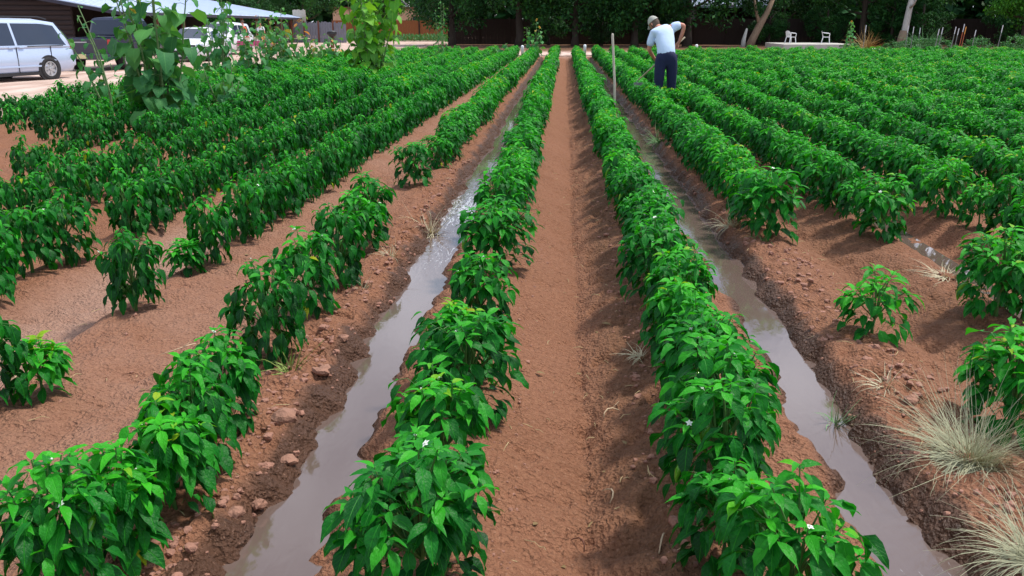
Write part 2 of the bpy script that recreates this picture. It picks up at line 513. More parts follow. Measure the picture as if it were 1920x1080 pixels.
def build_water():
    m, nt, b = nodes_mat('muddy_water')
    N = nt.nodes.new; Lk = nt.links.new
    tc = N('ShaderNodeTexCoord')
    mp = N('ShaderNodeMapping'); mp.inputs['Scale'].default_value = (1, .35, 1); Lk(tc.outputs['Object'], mp.inputs[0])
    n = N('ShaderNodeTexNoise'); n.inputs['Scale'].default_value = 26; n.inputs['Detail'].default_value = 3; n.inputs['Distortion'].default_value = .6; Lk(mp.outputs[0], n.inputs['Vector'])
    n2 = N('ShaderNodeTexNoise'); n2.inputs['Scale'].default_value = 3; Lk(mp.outputs[0], n2.inputs['Vector'])
    bp = N('ShaderNodeBump'); bp.inputs['Strength'].default_value = .28; bp.inputs['Distance'].default_value = .012
    at = N('ShaderNodeAttribute'); at.attribute_name = 'chop'
    mu = N('ShaderNodeMath'); mu.operation = 'MULTIPLY_ADD'; mu.inputs[1].default_value = .24; mu.inputs[2].default_value = .03; Lk(at.outputs['Fac'], mu.inputs[0])
    Lk(mu.outputs[0], bp.inputs['Strength'])
    Lk(n.outputs[0], bp.inputs['Height']); Lk(bp.outputs[0], b.inputs['Normal'])
    mx = N('ShaderNodeMix'); mx.data_type = 'RGBA'
    mx.inputs['A'].default_value = (.115, .075, .058, 1); mx.inputs['B'].default_value = (.165, .12, .105, 1)
    Lk(n2.outputs[0], mx.inputs['Factor'])
    # foam where the stream runs fast
    n3 = N('ShaderNodeTexNoise'); n3.inputs['Scale'].default_value = 34; n3.inputs['Detail'].default_value = 5; n3.inputs['Roughness'].default_value = .7; n3.inputs['Distortion'].default_value = 2.5
    mp3 = N('ShaderNodeMapping'); mp3.inputs['Scale'].default_value = (.7, .12, 1); Lk(tc.outputs['Object'], mp3.inputs[0]); Lk(mp3.outputs[0], n3.inputs['Vector'])
    a3 = N('ShaderNodeMath'); a3.operation = 'MULTIPLY_ADD'; a3.inputs[1].default_value = .26; Lk(at.outputs['Fac'], a3.inputs[0]); Lk(n3.outputs[0], a3.inputs[2])
    r3 = N('ShaderNodeMapRange'); r3.inputs[1].default_value = .75; r3.inputs[2].default_value = .84; r3.inputs[4].default_value = .85; Lk(a3.outputs[0], r3.inputs[0])
    m4 = N('ShaderNodeMix'); m4.data_type = 'RGBA'; m4.inputs['B'].default_value = (.72, .72, .74, 1)
    Lk(r3.outputs[0], m4.inputs['Factor']); Lk(mx.outputs['Result'], m4.inputs['A'])
    Lk(m4.outputs['Result'], b.inputs['Base Color'])
    b.inputs['Roughness'].default_value = .045
    b.inputs['IOR'].default_value = 1.55
    b.inputs['Specular IOR Level'].default_value = .8
    for k in (0, 1):
        xo = np.linspace(-.34, .34, 9)
        ys = [1.2]
        while ys[-1] < 45: ys.append(ys[-1] + .05 + .01 * ys[-1])
        ys = np.array(ys)
        vs, fs, ch = [], [], []
        for i, y in enumerate(ys):
            c = float(wcen(np.array([y]), k)[0])
            d = (math.exp(-((y - 8.2) / 1.3) ** 2) if k == 0 else math.exp(-((y - 9.5) / 1.8) ** 2) * .5 + .08) + .04
            if k == 0: d += .5 * math.exp(-((y - 6.4) / .5) ** 2)
            else: d += .45 * math.exp(-((y - 2.5) / .12) ** 2)
            for x in xo:
                vs.append((c + x, y, WATER_Z)); ch.append(min(1, d))
        for i in range(len(ys) - 1):
            for j in range(len(xo) - 1):
                a = i * len(xo) + j
                fs.append((a, a + 1, a + len(xo) + 1, a + len(xo)))
        me = make_mesh('water', vs, fs, m, True)
        a = me.attributes.new('chop', 'FLOAT', 'POINT'); a.data.foreach_set('value', np.array(ch, dtype=np.float32))
        tag(link_mesh('water', me), kind='structure')
    # thin seep in the furrow right of the fourth row
    me = make_mesh('water', [(2.80, 5.2, -.125), (2.98, 5.2, -.125), (3.0, 44, -.125), (2.86, 44, -.125)], [(0, 1, 2, 3)], m)
    a = me.attributes.new('chop', 'FLOAT', 'POINT'); a.data.foreach_set('value', np.zeros(4, dtype=np.float32))
    tag(link_mesh('water', me), kind='structure')


build_water()


def build_road():
    """pale dirt road along the left of the field and across its far end"""
    m, nt, b = nodes_mat('road_dirt')
    N = nt.nodes.new; Lk = nt.links.new
    tc = N('ShaderNodeTexCoord')
    mp = N('ShaderNodeMapping'); mp.inputs['Scale'].default_value = (1, .18, 1); mp.inputs['Rotation'].default_value = (0, 0, .12); Lk(tc.outputs['Object'], mp.inputs[0])
    n = N('ShaderNodeTexNoise'); n.inputs['Scale'].default_value = 1.5; n.inputs['Detail'].default_value = 8; n.inputs['Roughness'].default_value = .6; Lk(mp.outputs[0], n.inputs['Vector'])
    ra = N('ShaderNodeValToRGB'); e = ra.color_ramp.elements
    e[0].position = .35; e[0].color = (.36, .225, .165, 1); e[1].position = .65; e[1].color = (.66, .50, .42, 1)
    Lk(n.outputs[0], ra.inputs[0]); Lk(ra.outputs[0], b.inputs['Base Color'])
    b.inputs['Roughness'].default_value = .95
    n2 = N('ShaderNodeTexNoise'); n2.inputs['Scale'].default_value = 40; n2.inputs['Detail'].default_value = 4; Lk(tc.outputs['Object'], n2.inputs['Vector'])
    bp = N('ShaderNodeBump'); bp.inputs['Strength'].default_value = .5; bp.inputs['Distance'].default_value = .02; Lk(n2.outputs[0], bp.inputs['Height']); Lk(bp.outputs[0], b.inputs['Normal'])
    def strip(x0, x1, y0, y1, nx, ny, jx, jy, z):
        vs, fs = [], []
        for j in range(ny):
            for i in range(nx):
                u, v = i / (nx - 1), j / (ny - 1)
                y = y0 + (y1 - y0) * v; x = x0 + (x1 - x0) * u
                if i in (0, nx - 1): x += jx * (float(vnoise(np.array([y * .7]), np.array([i * 1.]), 81)[0]) - .5)
                if j in (0, ny - 1): y += jy * (float(vnoise(np.array([x * .5]), np.array([j * 1.]), 82)[0]) - .5)
                vs.append((x, y, float(ground_z(np.array([x]), np.array([y]), False)[0]) + z))
        for j in range(ny - 1):
            for i in range(nx - 1):
                a = j * nx + i; fs.append((a, a + 1, a + nx + 1, a + nx))
        tag(link_mesh('dirt_road', make_mesh('dirt_road', vs, fs, m, True)), kind='structure')
    strip(-60, -11.1, -8, 90, 100, 200, 1.0, 2, .02)
    strip(-11.6, 60, FIELD_END + 1.6, FIELD_END + 8, 120, 24, 0, 1.2, .03)


build_road()

# ------------------------------------------------------------ leaves and pepper plants
def leaf_geo(P, A, p0, p1, L, W, rows=4, roll=None, fold=.35, tone=None, heart=False, rng=None, wave=.0):
    """Vectorised curved, folded leaves. P (n,3) base, A azimuth, p0/p1 pitch at base/tip, L length, W width."""
    n = len(A)
    roll = np.zeros(n) if roll is None else roll
    tone = np.full(n, .5) if tone is None else tone
    ts = np.linspace(0, 1, rows + 2)
    hor = np.stack([np.cos(A), np.sin(A), np.zeros(n)], -1)
    side0 = np.stack([-np.sin(A), np.cos(A), np.zeros(n)], -1)
    cen = P.copy()
    C, S, Nn = [], [], []
    prev = 0
    for t in ts:
        pit = p0 + (p1 - p0) * (t ** .8)
        if t > 0:
            pm = p0 + (p1 - p0) * (((t + prev) / 2) ** .8)
            d = hor * np.cos(pm)[:, None]; d[:, 2] += np.sin(pm)
            cen = cen + d * (L * (t - prev))[:, None]
        prev = t
        d = hor * np.cos(pit)[:, None]; d[:, 2] += np.sin(pit)
        nr = np.cross(d, side0)
        s = side0 * np.cos(roll)[:, None] + nr * np.sin(roll)[:, None]
        nr = np.cross(d, s)
        C.append(cen.copy()); S.append(s); Nn.append(nr)
    if heart:
        wt_ = np.array([0.62, 1.0, .93, .7, .4, .2, .1, .05])[:rows] if rows <= 5 else None
        prof = np.interp(ts, [0, .12, .3, .5, .75, .92, 1], [.0, .82, 1.0, .86, .45, .14, 0])
    else:
        prof = np.interp(ts, [0, .1, .2, .35, .5, .7, .85, 1], [.0, .42, .82, 1.0, .92, .52, .22, 0])
    V, U, T = [], [], []
    for i, t in enumerate(ts):
        if i == 0 or i == len(ts) - 1:
            V.append(C[i]); U.append((.5, t))
        else:
            w = (W * prof[i] / 2)[:, None]
            lift = fold * w * Nn[i]
            wob = (wave * W)[:, None] * Nn[i] * math.sin(t * 9) if np.ndim(wave) or wave else 0
            back = 0
            if heart and i == 1:
                dd = (C[1] - C[0]); back = -dd * 1.25
            V.append(C[i] + S[i] * w + lift + wob + back); U.append((.5 - prof[i] / 2, t))
            V.append(C[i]); U.append((.5, t))
            V.append(C[i] - S[i] * w + lift - wob + back); U.append((.5 + prof[i] / 2, t))
    V = np.stack(V, 1)                      # n, K, 3
    K = V.shape[1]
    F = [(0, 2, 1), (0, 3, 2)]
    for r in range(rows - 1):
        a = 1 + 3 * r
        F += [(a, a + 1, a + 4, a + 3), (a + 1, a + 2, a + 5, a + 4)]
    a = 1 + 3 * (rows - 1)
    F += [(a, a + 1, K - 1), (a + 1, a + 2, K - 1)]
    return V, F, np.array(U), tone


def leaf_mesh(name, geos, mat):
    """join several leaf_geo results to a mesh with tone attribute and UVs"""
    co, tone, uvs, loops, lt = [], [], [], [], []
    off = 0
    for V, F, U, T in geos:
        n, K = V.shape[:2]
        co.append(V.reshape(-1, 3)); tone.append(np.repeat(T, K)); uvs.append(np.tile(U, (n, 1)))
        tri = np.array([f for f in F if len(f) == 3]); qd = np.array([f for f in F if len(f) == 4])
        base = off + np.arange(n)[:, None, None] * K
        for arr in (tri, qd):
            if len(arr):
                x = (arr[None] + base).reshape(-1, arr.shape[1])
                loops.append(x.ravel()); lt.append(np.full(len(x), arr.shape[1]))
        off += n * K
    co = np.concatenate(co); tone = np.concatenate(tone); uvs = np.concatenate(uvs)
    loops = np.concatenate(loops); lt = np.concatenate(lt)
    me = bpy.data.meshes.new(name)
    me.vertices.add(len(co)); me.vertices.foreach_set('co', co.ravel().astype(np.float32))
    me.loops.add(len(loops)); me.loops.foreach_set('vertex_index', loops.astype(np.int32))
    me.polygons.add(len(lt))
    me.polygons.foreach_set('loop_start', np.concatenate([[0], np.cumsum(lt)[:-1]]).astype(np.int32))
    me.polygons.foreach_set('loop_total', lt.astype(np.int32))
    me.polygons.foreach_set('use_smooth', np.ones(len(lt), dtype=bool))
    me.update(calc_edges=True)
    a = me.attributes.new('tone', 'FLOAT', 'POINT'); a.data.foreach_set('value', tone.astype(np.float32))
    uv = me.uv_layers.new(name='UVMap'); uv.data.foreach_set('uv', uvs[loops].ravel().astype(np.float32))
    me.materials.append(mat)
    return me


def pepper_meshes(seed, H=.46, R=.25, nterm=15, nskirt=75, droop=.35, rows=4, Ls=1.0, small=False, rosette=7, tone0=0.0):
    rng = np.random.default_rng(seed)
    U = rng.uniform
    mb = MB()
    top0 = np.array([0, 0, H * .3])
    mb.tube([(0, 0, -.04), (U(-.01, .01), U(-.01, .01), H * .15), tuple(top0)], [.011, .009, .007], 6)
    lumps = U(.72, 1.28, 8)
    def rad(th): return R * np.interp((th % TAU) / TAU * 8, range(9), list(lumps) + [lumps[0]])
    terms = []
    for i in range(nterm):
        th = TAU * i / nterm * 2.4 + U(-.4, .4)
        u = math.sqrt((i + .5) / nterm)
        r = rad(th) * u * .82
        z = H * (1 - .30 * u ** 2.2) + U(-.07, .055)
        terms.append((r * math.cos(th), r * math.sin(th), z, th, u))
    Pn, An, p0n, p1n, Ln, Wn, Tn, Rn = [], [], [], [], [], [], [], []
    def leaf(p, az, a, b, l, w, tone):
        Pn.append(p); An.append(az); p0n.append(a); p1n.append(b); Ln.append(l * Ls); Wn.append(w * Ls); Tn.append(tone); Rn.append(U(-.5, .5))
    for (x, y, z, th, u) in terms:
        mid = np.array([x * .45, y * .45, H * .3 + (z - H * .3) * .55]) + rng.normal(0, .012, 3)
        mb.tube([tuple(top0), tuple(mid), (x, y, z)], [.0055, .004, .0022], 4, caps=False)
        k = rosette
        a0 = U(0, TAU)
        for j in range(k):
            f = j / k
            az = a0 + j * 2.4
            out = math.cos(az - th) * u      # leaf pointing outwards droops more
            l = U(.045, .075) + .05 * f * (1 if out > -.3 else .6)
            a = U(.55, 1.1) * (1 - f) + U(-.15, .3) * f - droop * (.3 + .6 * f) - .2 * max(0, out)
            b = a - U(.5, 1.0) - droop * .9 - .4 * f
            leaf((x + .012 * f * math.cos(az), y + .012 * f * math.sin(az), z - .035 * f), az, a, b, l, l * U(.32, .44), np.clip(U(.5, .85) + .2 * (1 - f) * U(0, 1) - .2 * f, 0, 1))
        # stem leaves below each tip
        for j in range(2):
            t = U(.45, .9); az = th + U(-1.5, 1.5)
            px, py, pz = x * t, y * t, H * .3 + (z - H * .3) * t
            dd = U(.02, .05)
            bx, by, bz = px + dd * math.cos(az), py + dd * math.sin(az), pz + .01
            leaf((bx, by, bz), az, U(-.3, .2) - droop, -1.2 - droop * .3, U(.075, .12), U(.038, .055), U(.2, .6))
    for i in range(nskirt):
        th = U(0, TAU); v = U(0, 1) ** .85
        r = rad(th) * U(.62, 1.0) * (1 - .18 * v)
        z = H * (.88 - .74 * v) + U(-.02, .02)
        az = th + U(-.9, .9)
        l = U(.06, .125)
        bx, by = (r - l * .25) * math.cos(th), (r - l * .25) * math.sin(th)
        if i % 2 == 0:
            ins = r * .45
            mb.tube([(ins * math.cos(th), ins * math.sin(th), z - .03), (bx * .8, by * .8, z + .008), (bx, by, z)], .0016, 3, caps=False)
        a = U(-.55, .15) - droop * .7
        leaf((bx, by, z), az, a, max(-1.75, a - U(.7, 1.2)), l, l * U(.38, .52), np.clip(U(.1, .6) - .1 * v, 0, 1))
    arr = np.array
    g = leaf_geo(arr(Pn, dtype=float), arr(An), arr(p0n), arr(p1n), arr(Ln), arr(Wn), rows, arr(Rn), .3, np.where(rng.random(len(Tn)) < .0015, 1.05, np.clip(arr(Tn) + tone0, 0, .88)), wave=rng.normal(0, .09, len(Tn)))
    lm = leaf_mesh('leaves', [g], M_PEPPER)
    sm = make_mesh('stem', mb.v, mb.f, M_STEM, True)
    return lm, sm, H, R, terms


def flower_mesh():
    mb = MB()
    for k in range(5):
        t = TAU * k / 5
        c, s = math.cos(t), math.sin(t)
        mb.add([(0, 0, 0), (.006 * c - .004 * s, .006 * s + .004 * c, .001), (.013 * c, .013 * s, .0), (.006 * c + .004 * s, .006 * s - .004 * c, .001)], [(0, 1, 2, 3)])
    mb.lathe([(.003, .001), (.002, .005)], 6)
    return make_mesh('flower', mb.v, mb.f, M_PETAL)


def pod_mesh(seed):
    rng = random.Random(seed)
    b = rng.uniform(.01, .035)
    mb = MB()
    pts = [(b * math.sin(t * 2.2), 0, -.115 * t) for t in (0, .12, .35, .6, .8, .93, 1)]
    mb.tube(pts, [.006, .012, .0135, .012, .008, .004, .001], 8)
    mb.tube([(0, 0, .02), (0, 0, 0)], .0025, 5)
    return make_mesh('pepper_pod', mb.v, mb.f, M_POD, True)


FLOWER = flower_mesh()
PODS = [pod_mesh(k) for k in range(3)]

# ---- where every plant of every row stands
rngp = random.Random(7)
rows_all = {}          # row key -> list of (x, y, height scale, style)


def auto(key, X, y0, y1, sp, style):
    y = y0
    lst = rows_all.setdefault(key, [])
    while y < y1:
        lst.append((X + rngp.gauss(0, .03), y, rngp.uniform(.80, 1.17), style))
        y += sp * rngp.uniform(.82, 1.18)


def man(key, items):
    rows_all.setdefault(key, []).extend(items)


# (x, y, scale, style)  styles: full, droop, young
man('L1', [(-.38, 2.16, 1.16, 'full'), (-.43, 2.54, .72, 'full'), (-.41, 2.86, .95, 'full'), (-.38, 3.40, 1.15, 'full'), (-.44, 3.74, .85, 'full'), (-.43, 4.45, .92, 'full'), (-.44, 5.72, 1.28, 'full'), (-.50, 7.0, 1.0, 'full'), (-.42, 7.5, 1.0, 'full')])
auto('L1', -.44, 8.0, FIELD_END, .36, 'full')
man('L2', [(-1.52, 1.72, .8, 'full'), (-1.36, 2.02, .98, 'full'), (-1.34, 2.32, .74, 'full'), (-1.30, 2.60, .82, 'full'), (-1.33, 2.88, .86, 'full'), (-1.35, 3.20, .84, 'full'), (-1.43, 4.02, 1.12, 'droop'), (-1.40, 4.66, 1.0, 'full'), (-1.40, 5.32, 1.08, 'droop'), (-1.45, 6.10, .95, 'full'), (-1.46, 6.5, 1.1, 'full'), (-1.50, 8.9, 1.12, 'full'), (-1.42, 10.0, .8, 'full')])
auto('L2', -1.41, 10.6, FIELD_END, .36, 'full')
man('L3', [(-2.45, 3.02, .9, 'droop'), (-2.49, 3.36, 1.05, 'droop'), (-2.33, 3.55, .7, 'young'), (-2.45, 4.72, 1.08, 'droop'), (-2.50, 5.55, .55, 'young'), (-2.42, 5.78, .95, 'droop')])
auto('L3', -2.44, 6.45, FIELD_END, .31, 'droop')
auto('L4', -3.45, 4.75, 6.1, .32, 'droop')
auto('L4', -3.42, 6.6, 16, .34, 'droop')
auto('L4', -3.42, 16.2, FIELD_END, .37, 'full')
auto('L5', -4.45, 6.2, 12.0, .40, 'droop')
auto('L5', -4.45, 12.3, FIELD_END, .38, 'droop')
auto('L6', -5.45, 8.6, 9.8, .42, 'droop')
auto('L6', -5.45, 11.6, FIELD_END, .4, 'droop')
for k, X in enumerate(ROWS_L[6:]):
    auto('L%d' % (7 + k), X, 11.5 + k * .9, 20, .46, 'droop')
    auto('L%d' % (7 + k), X, 20.2, FIELD_END, .42, 'full')
man('R1', [(.62, 2.05, 1.0, 'full'), (.86, 1.98, .55, 'young'), (.52, 2.40, .70, 'full'), (.56, 2.72, .95, 'full'), (.63, 3.08, 1.0, 'full')])
auto('R1', .61, 3.42, FIELD_END, .33, 'full')
man('R2', [(1.86, 3.42, 1.25, 'full'), (1.66, 4.50, .92, 'young'), (1.60, 6.72, 1.25, 'full')])
auto('R2', 1.58, 7.15, FIELD_END, .36, 'full')
man('R3', [(2.48, 4.90, 1.4, 'full'), (2.70, 5.05, .9, 'full'), (2.50, 6.85, 1.2, 'full'), (2.46, 7.3, .9, 'full')])
man('R2', [(1.93, 16.85, 1.12, 'full'), (2.12, 16.7, 1.1, 'full')])
auto('R3', 2.44, 7.75, FIELD_END, .38, 'full')
for k, X in enumerate(ROWS_R[3:]):
    auto('R%d' % (4 + k), X, max(6.4, X * 1.55), FIELD_END - (0 if X < 19 else (X - 19) * .5), .38, 'full')

FWD = Vector((-math.sin(YAW) * math.cos(PITCH), math.cos(YAW) * math.cos(PITCH), -math.sin(PITCH)))
RGT = Vector((math.cos(YAW), math.sin(YAW), 0))


def gz(x, y):
    return float(ground_z(np.array([x]), np.array([y]), False)[0])


ROWDESC = {'L1': 'first row left of the bare furrow', 'L2': 'second row left of the bare furrow', 'R1': 'first row right of the bare furrow', 'R2': 'second row right of the bare furrow'}
ORD = ['', 'first', 'second', 'third', 'fourth', 'fifth', 'sixth', 'seventh', 'eighth', 'ninth', 'tenth']
for k in range(3, 26):
    o_ = ORD[k] if k <= 10 else '%dth' % k
    ROWDESC['L%d' % k] = o_ + ' row left of the bare furrow'
    ROWDESC['R%d' % k] = o_ + ' row right of the bare furrow'
plants = []
for key, lst in rows_all.items():
    lst.sort(key=lambda t: t[1])
    rank = 0
    for (x, y, s, st) in lst:
        q = Vector((x, y, .3 - EYE)); c = q.dot(FWD); u = q.dot(RGT) / c * 1650
        margin = .3 * 1650 / c
        if abs(u) < 960 + margin * .7:
            rank += 1
            plants.append(dict(key=key, x=x, y=y, s=s, st=st, rank=rank, d=c, vis=True))
        elif abs(u) < 960 + margin + 1200 / c:
            plants.append(dict(key=key, x=x, y=y, s=s, st=st, rank=0, d=c, vis=False))
vis = sorted([p for p in plants if p['vis']], key=lambda p: p['d'] / p['s'])
single = vis[:296]
rest = vis[296:] + [p for p in plants if not p['vis']]
print('pepper plants in view', len(vis), 'as individuals to', single[-1]['d'])


def style_args(st, near):
    rows = 4 if near else 3
    if st == 'droop': return dict(H=.49, R=.18, nterm=12, nskirt=125, droop=.75, rows=rows, rosette=6, tone0=-.12)
    if st == 'young': return dict(H=.36, R=.19, nterm=12, nskirt=46, droop=.05, rows=rows, rosette=7, tone0=.12)
    return dict(H=.47, R=.195, nterm=17, nskirt=105, droop=.3, rows=rows, rosette=7)


LIB = {}
for st in ('full', 'droop', 'young'):
    LIB[st] = [pepper_meshes(100 + 17 * k + hash_ * 7, **style_args(st, False)) for hash_ in [{'full': 1, 'droop': 2, 'young': 3}[st]] for k in range({'full': 9, 'droop': 7, 'young': 2}[st])]

WORD = {'full': 'bushy green', 'droop': 'drooping green', 'young': 'small open green'}
SPECIAL = {('L1', 1): 'big bushy pepper plant with white flowers, nearest between left water and bare furrow',
           ('L2', 2): 'large glossy pepper plant with white flowers, nearest whole one on the left water bank',
           ('R1', 1): 'small sprig of pepper plant, nearest one beside the right water channel',
           ('R2', 2): 'small lone pepper plant on the rough bank right of the right water channel',
           ('L3', 3): 'lone drooping pepper plant on the smooth brown slope at left',
           ('R2', 1): 'pepper plant with white flowers standing behind the big pale grass clump',
           ('R3', 1): 'big dark leaved pepper plant at the near end of third row right of bare furrow'}
for n, p in enumerate(single):
    near = p['d'] < 6.5
    if near:
        a = style_args(p['st'], True)
        a['Ls'] = p['s'] ** -.85; a['nskirt'] = int(a['nskirt'] * max(1, p['s']) ** 1.8); a['nterm'] = int(a['nterm'] * max(1, p['s']) ** 1.5)
        lm, sm, H, R, rg = pepper_meshes(5000 + n, **a)
    else:
        lm, sm, H, R, rg = LIB[p['st']][rngp.randrange(len(LIB[p['st']]))]
    lab = SPECIAL.get((p['key'], p['rank'])) or '%s pepper plant, %s from the front, %s' % (WORD[p['st']], (ORD[p['rank']] if p['rank'] <= 10 else '%dth' % p['rank'] if p['rank'] % 10 not in (1, 2, 3) or p['rank'] in (11, 12, 13) else '%d%s' % (p['rank'], ['', 'st', 'nd', 'rd'][p['rank'] % 10])), ROWDESC[p['key']])
    t = thing('pepper_plant', lab, 'pepper plant', (p['x'], p['y'], gz(p['x'], p['y'])), rngp.uniform(0, TAU), 'chile pepper plants in the field rows')
    s = p['s'] * rngp.uniform(.97, 1.03)
    t.scale = (s * rngp.uniform(.92, 1.08), s * rngp.uniform(.92, 1.08), min(s, 1) + max(0, s - 1) * .15)
    link_mesh('leaves', lm, t); link_mesh('stem', sm, t)
    if p['d'] < 7.0 and p['st'] != 'young':
        for k in range(rngp.choice((1, 2, 3, 4)) if p['st'] == 'full' else 1):
            f = link_mesh('flower', FLOWER, t)
            q = rg[rngp.randrange(len(rg))]
            f.location = (q[0] * 1.06 + rngp.uniform(-.01, .01), q[1] * 1.06 + rngp.uniform(-.01, .01), q[2] - rngp.uniform(-.012, .01))
            f.rotation_euler = (rngp.uniform(-.8, .8), rngp.uniform(-.8, .8), 0)
    if p['d'] < 9.5 and p['st'] != 'young':
        for k in range(rngp.choice((0, 1, 1, 2))):
            f = link_mesh('pepper_pod', PODS[rngp.randrange(3)], t)
            q = rg[rngp.randrange(len(rg))]; w = rngp.uniform(.9, 1.15)
            f.location = (q[0] * w, q[1] * w, q[2] * rngp.uniform(.6, .8))
            f.rotation_euler = (rngp.uniform(-.3, .3), rngp.uniform(-.3, .3), rngp.uniform(0, TAU))

# ---- the hundreds further back: one mass, scattered on the same rows
lib_col = bpy.data.collections.new('pepper_plant_library')
for k in range(8):
    st = 'full' if k < 5 else 'droop'
    a = style_args(st, False); a.update(rows=2, nterm=15, nskirt=60, rosette=6, Ls=1.22)
    lm, sm, *_ = pepper_meshes(900 + k, **a)
    o = bpy.data.objects.new('pepper_plant_far_%d' % k, lm)
    lib_col.objects.link(o)
me = bpy.data.meshes.new('pepper_field')
me.from_pydata([(p['x'], p['y'], gz(p['x'], p['y'])) for p in rest], [], [])
for nm, ty, vals in (('rot', 'FLOAT', [rngp.uniform(0, TAU) for _ in rest]), ('scl', 'FLOAT', [p['s'] * 1.04 for p in rest]),
                     ('pick', 'INT', [rngp.randrange(5) if p['st'] != 'droop' or p['y'] > 20 else 5 + rngp.randrange(3) for p in rest])):
    a = me.attributes.new(nm, ty, 'POINT'); a.data.foreach_set('value', vals)
fo = tag(link_mesh('pepper_field', me), 'dense mass of green pepper plants filling the far rows', 'pepper plants', kind='stuff')
ng = bpy.data.node_groups.new('scatter', 'GeometryNodeTree')
ng.interface.new_socket('Geometry', in_out='INPUT', socket_type='NodeSocketGeometry')
ng.interface.new_socket('Geometry', in_out='OUTPUT', socket_type='NodeSocketGeometry')
gi = ng.nodes.new('NodeGroupInput'); go = ng.nodes.new('NodeGroupOutput')
iop = ng.nodes.new('GeometryNodeInstanceOnPoints'); ci = ng.nodes.new('GeometryNodeCollectionInfo')
ci.inputs['Collection'].default_value = lib_col
ci.inputs['Separate Children'].default_value = True
ci.inputs['Reset Children'].default_value = True


def named(nm, ty):
    x = ng.nodes.new('GeometryNodeInputNamedAttribute'); x.data_type = ty; x.inputs['Name'].default_value = nm
    return x.outputs['Attribute']


cx = ng.nodes.new('ShaderNodeCombineXYZ')
ng.links.new(named('rot', 'FLOAT'), cx.inputs['Z'])
ng.links.new(gi.outputs[0], iop.inputs['Points']); ng.links.new(ci.outputs[0], iop.inputs['Instance'])
iop.inputs['Pick Instance'].default_value = True
ng.links.new(named('pick', 'INT'), iop.inputs['Instance Index'])
ng.links.new(cx.outputs[0], iop.inputs['Rotation'])
ng.links.new(named('scl', 'FLOAT'), iop.inputs['Scale'])
ng.links.new(iop.outputs[0], go.inputs[0])
md = fo.modifiers.new('scatter', 'NODES'); md.node_group = ng

# ------------------------------------------------------------ tall broad-leaved plants (sunflowers gone up between the rows)
M_YELLOW = simple('sunflower_petal', (0.85, 0.42, 0.02), 0.6, var=.15)
M_DISC = simple('sunflower_disc', (0.10, 0.05, 0.02), 0.9, var=.3, scale=60)


def tall_plant(name, label, cat, x, y, H, spread, nst, nleaf, Lleaf, mat, seed, lean=(0, 0), low=.15, buds=0, flowers=0, group=None, slim=False, Ltop=.5):
    rg = np.random.default_rng(seed); U = rg.uniform
    t = thing(name, label, cat, (x, y, gz(x, y) if abs(x) < 30 else 0), 0, group)
    P, A, a0, a1, L, W, T, R = [], [], [], [], [], [], [], []
    tips = []
    for s in range(nst):
        mb = MB()
        th = TAU * s / nst + U(-.4, .4)
        hh = H * (1 if s == 0 else U(.6, .97))
        r = spread * (0.12 if s == 0 else U(.35, .8))
        pts = []
        for k in range(9):
            v = k / 8
            pts.append((lean[0] * v * v + r * math.cos(th) * (.2 * (s > 0) + .8 * v ** .85) + rg.normal(0, .008) + U(-.02, .02) * v, lean[1] * v * v + r * math.sin(th) * (.2 * (s > 0) + .8 * v ** .85) + rg.normal(0, .008), hh * v - .03 * (k == 0)))
        w0 = .022 if not slim else .012
        mb.tube(pts, [w0 * (1 - .7 * k / 8) for k in range(9)], 6)
        tips.append((pts[-1], th))
        n = nleaf // nst
        for i in range(n):
            v = low + (1 - low) * (i + U(0, 1)) / n
            k = min(7, int(v * 8)); f = v * 8 - k
            b = np.array(pts[k]) * (1 - f) + np.array(pts[k + 1]) * f
            az = i * 2.4 + U(-.5, .5) + th
            pl = (Lleaf * 1.1 * (1 - .75 * v) + .02) * U(.7, 1.3)
            e = b + np.array([math.cos(az) * pl, math.sin(az) * pl, pl * U(.1, .6)])
            mb.tube([tuple(b), tuple((b + e) / 2 + np.array([0, 0, pl * .12])), tuple(e)], [.005, .004, .003], 4, caps=False)
            l = Lleaf * 1.35 * U(.6, 1.15) * (1 - (1 - Ltop) * v ** 1.5)
            P.append(e); A.append(az + U(-.3, .3)); p = U(-1.0, .3) - (.2 if v < .7 else 0)
            a0.append(p); a1.append(max(-1.8, p - U(.5, 1.2))); L.append(l); W.append(l * (U(.78, .95) if not slim else U(.4, .6))); T.append(np.clip(U(.15, .75) + .2 * v, 0, 1)); R.append(U(-.6, .6))
        mb.build('stalk', M_STEM2, t, True)
    ar = lambda q: np.array(q, dtype=float)
    g = leaf_geo(ar(P), ar(A), ar(a0), ar(a1), ar(L), ar(W), 4, ar(R), .18, ar(T), heart=not slim, wave=.06)
    link_mesh('leaves', leaf_mesh('leaves', [g], mat), t)
    for k in range(flowers):
        (px, py, pz), th = tips[k % len(tips)]
        mb = MB(); d = Vector((-.8 + 1.6 * (k % 2), -.5, .35)).normalized()
        q = d.to_track_quat('Z', 'Y').to_matrix().to_4x4()
        M = Matrix.Translation((px, py, pz + .02)) @ q
        for j in range(16):
            tt = TAU * j / 16
            c, s_ = math.cos(tt), math.sin(tt)
            mb.add([(.025 * c, .025 * s_, 0), (.045 * c - .010 * s_, .045 * s_ + .010 * c, .012), (.08 * c, .08 * s_, .0), (.045 * c + .010 * s_, .045 * s_ - .010 * c, .012)], [(0, 1, 2, 3)], M)
        fl = mb.build('flower_head', M_YELLOW, t)
        m2 = MB(); m2.lathe([(.032, 0), (.028, .012), (.01, .018)], 12, M=M); m2.build('disc', M_DISC, fl)
    return t


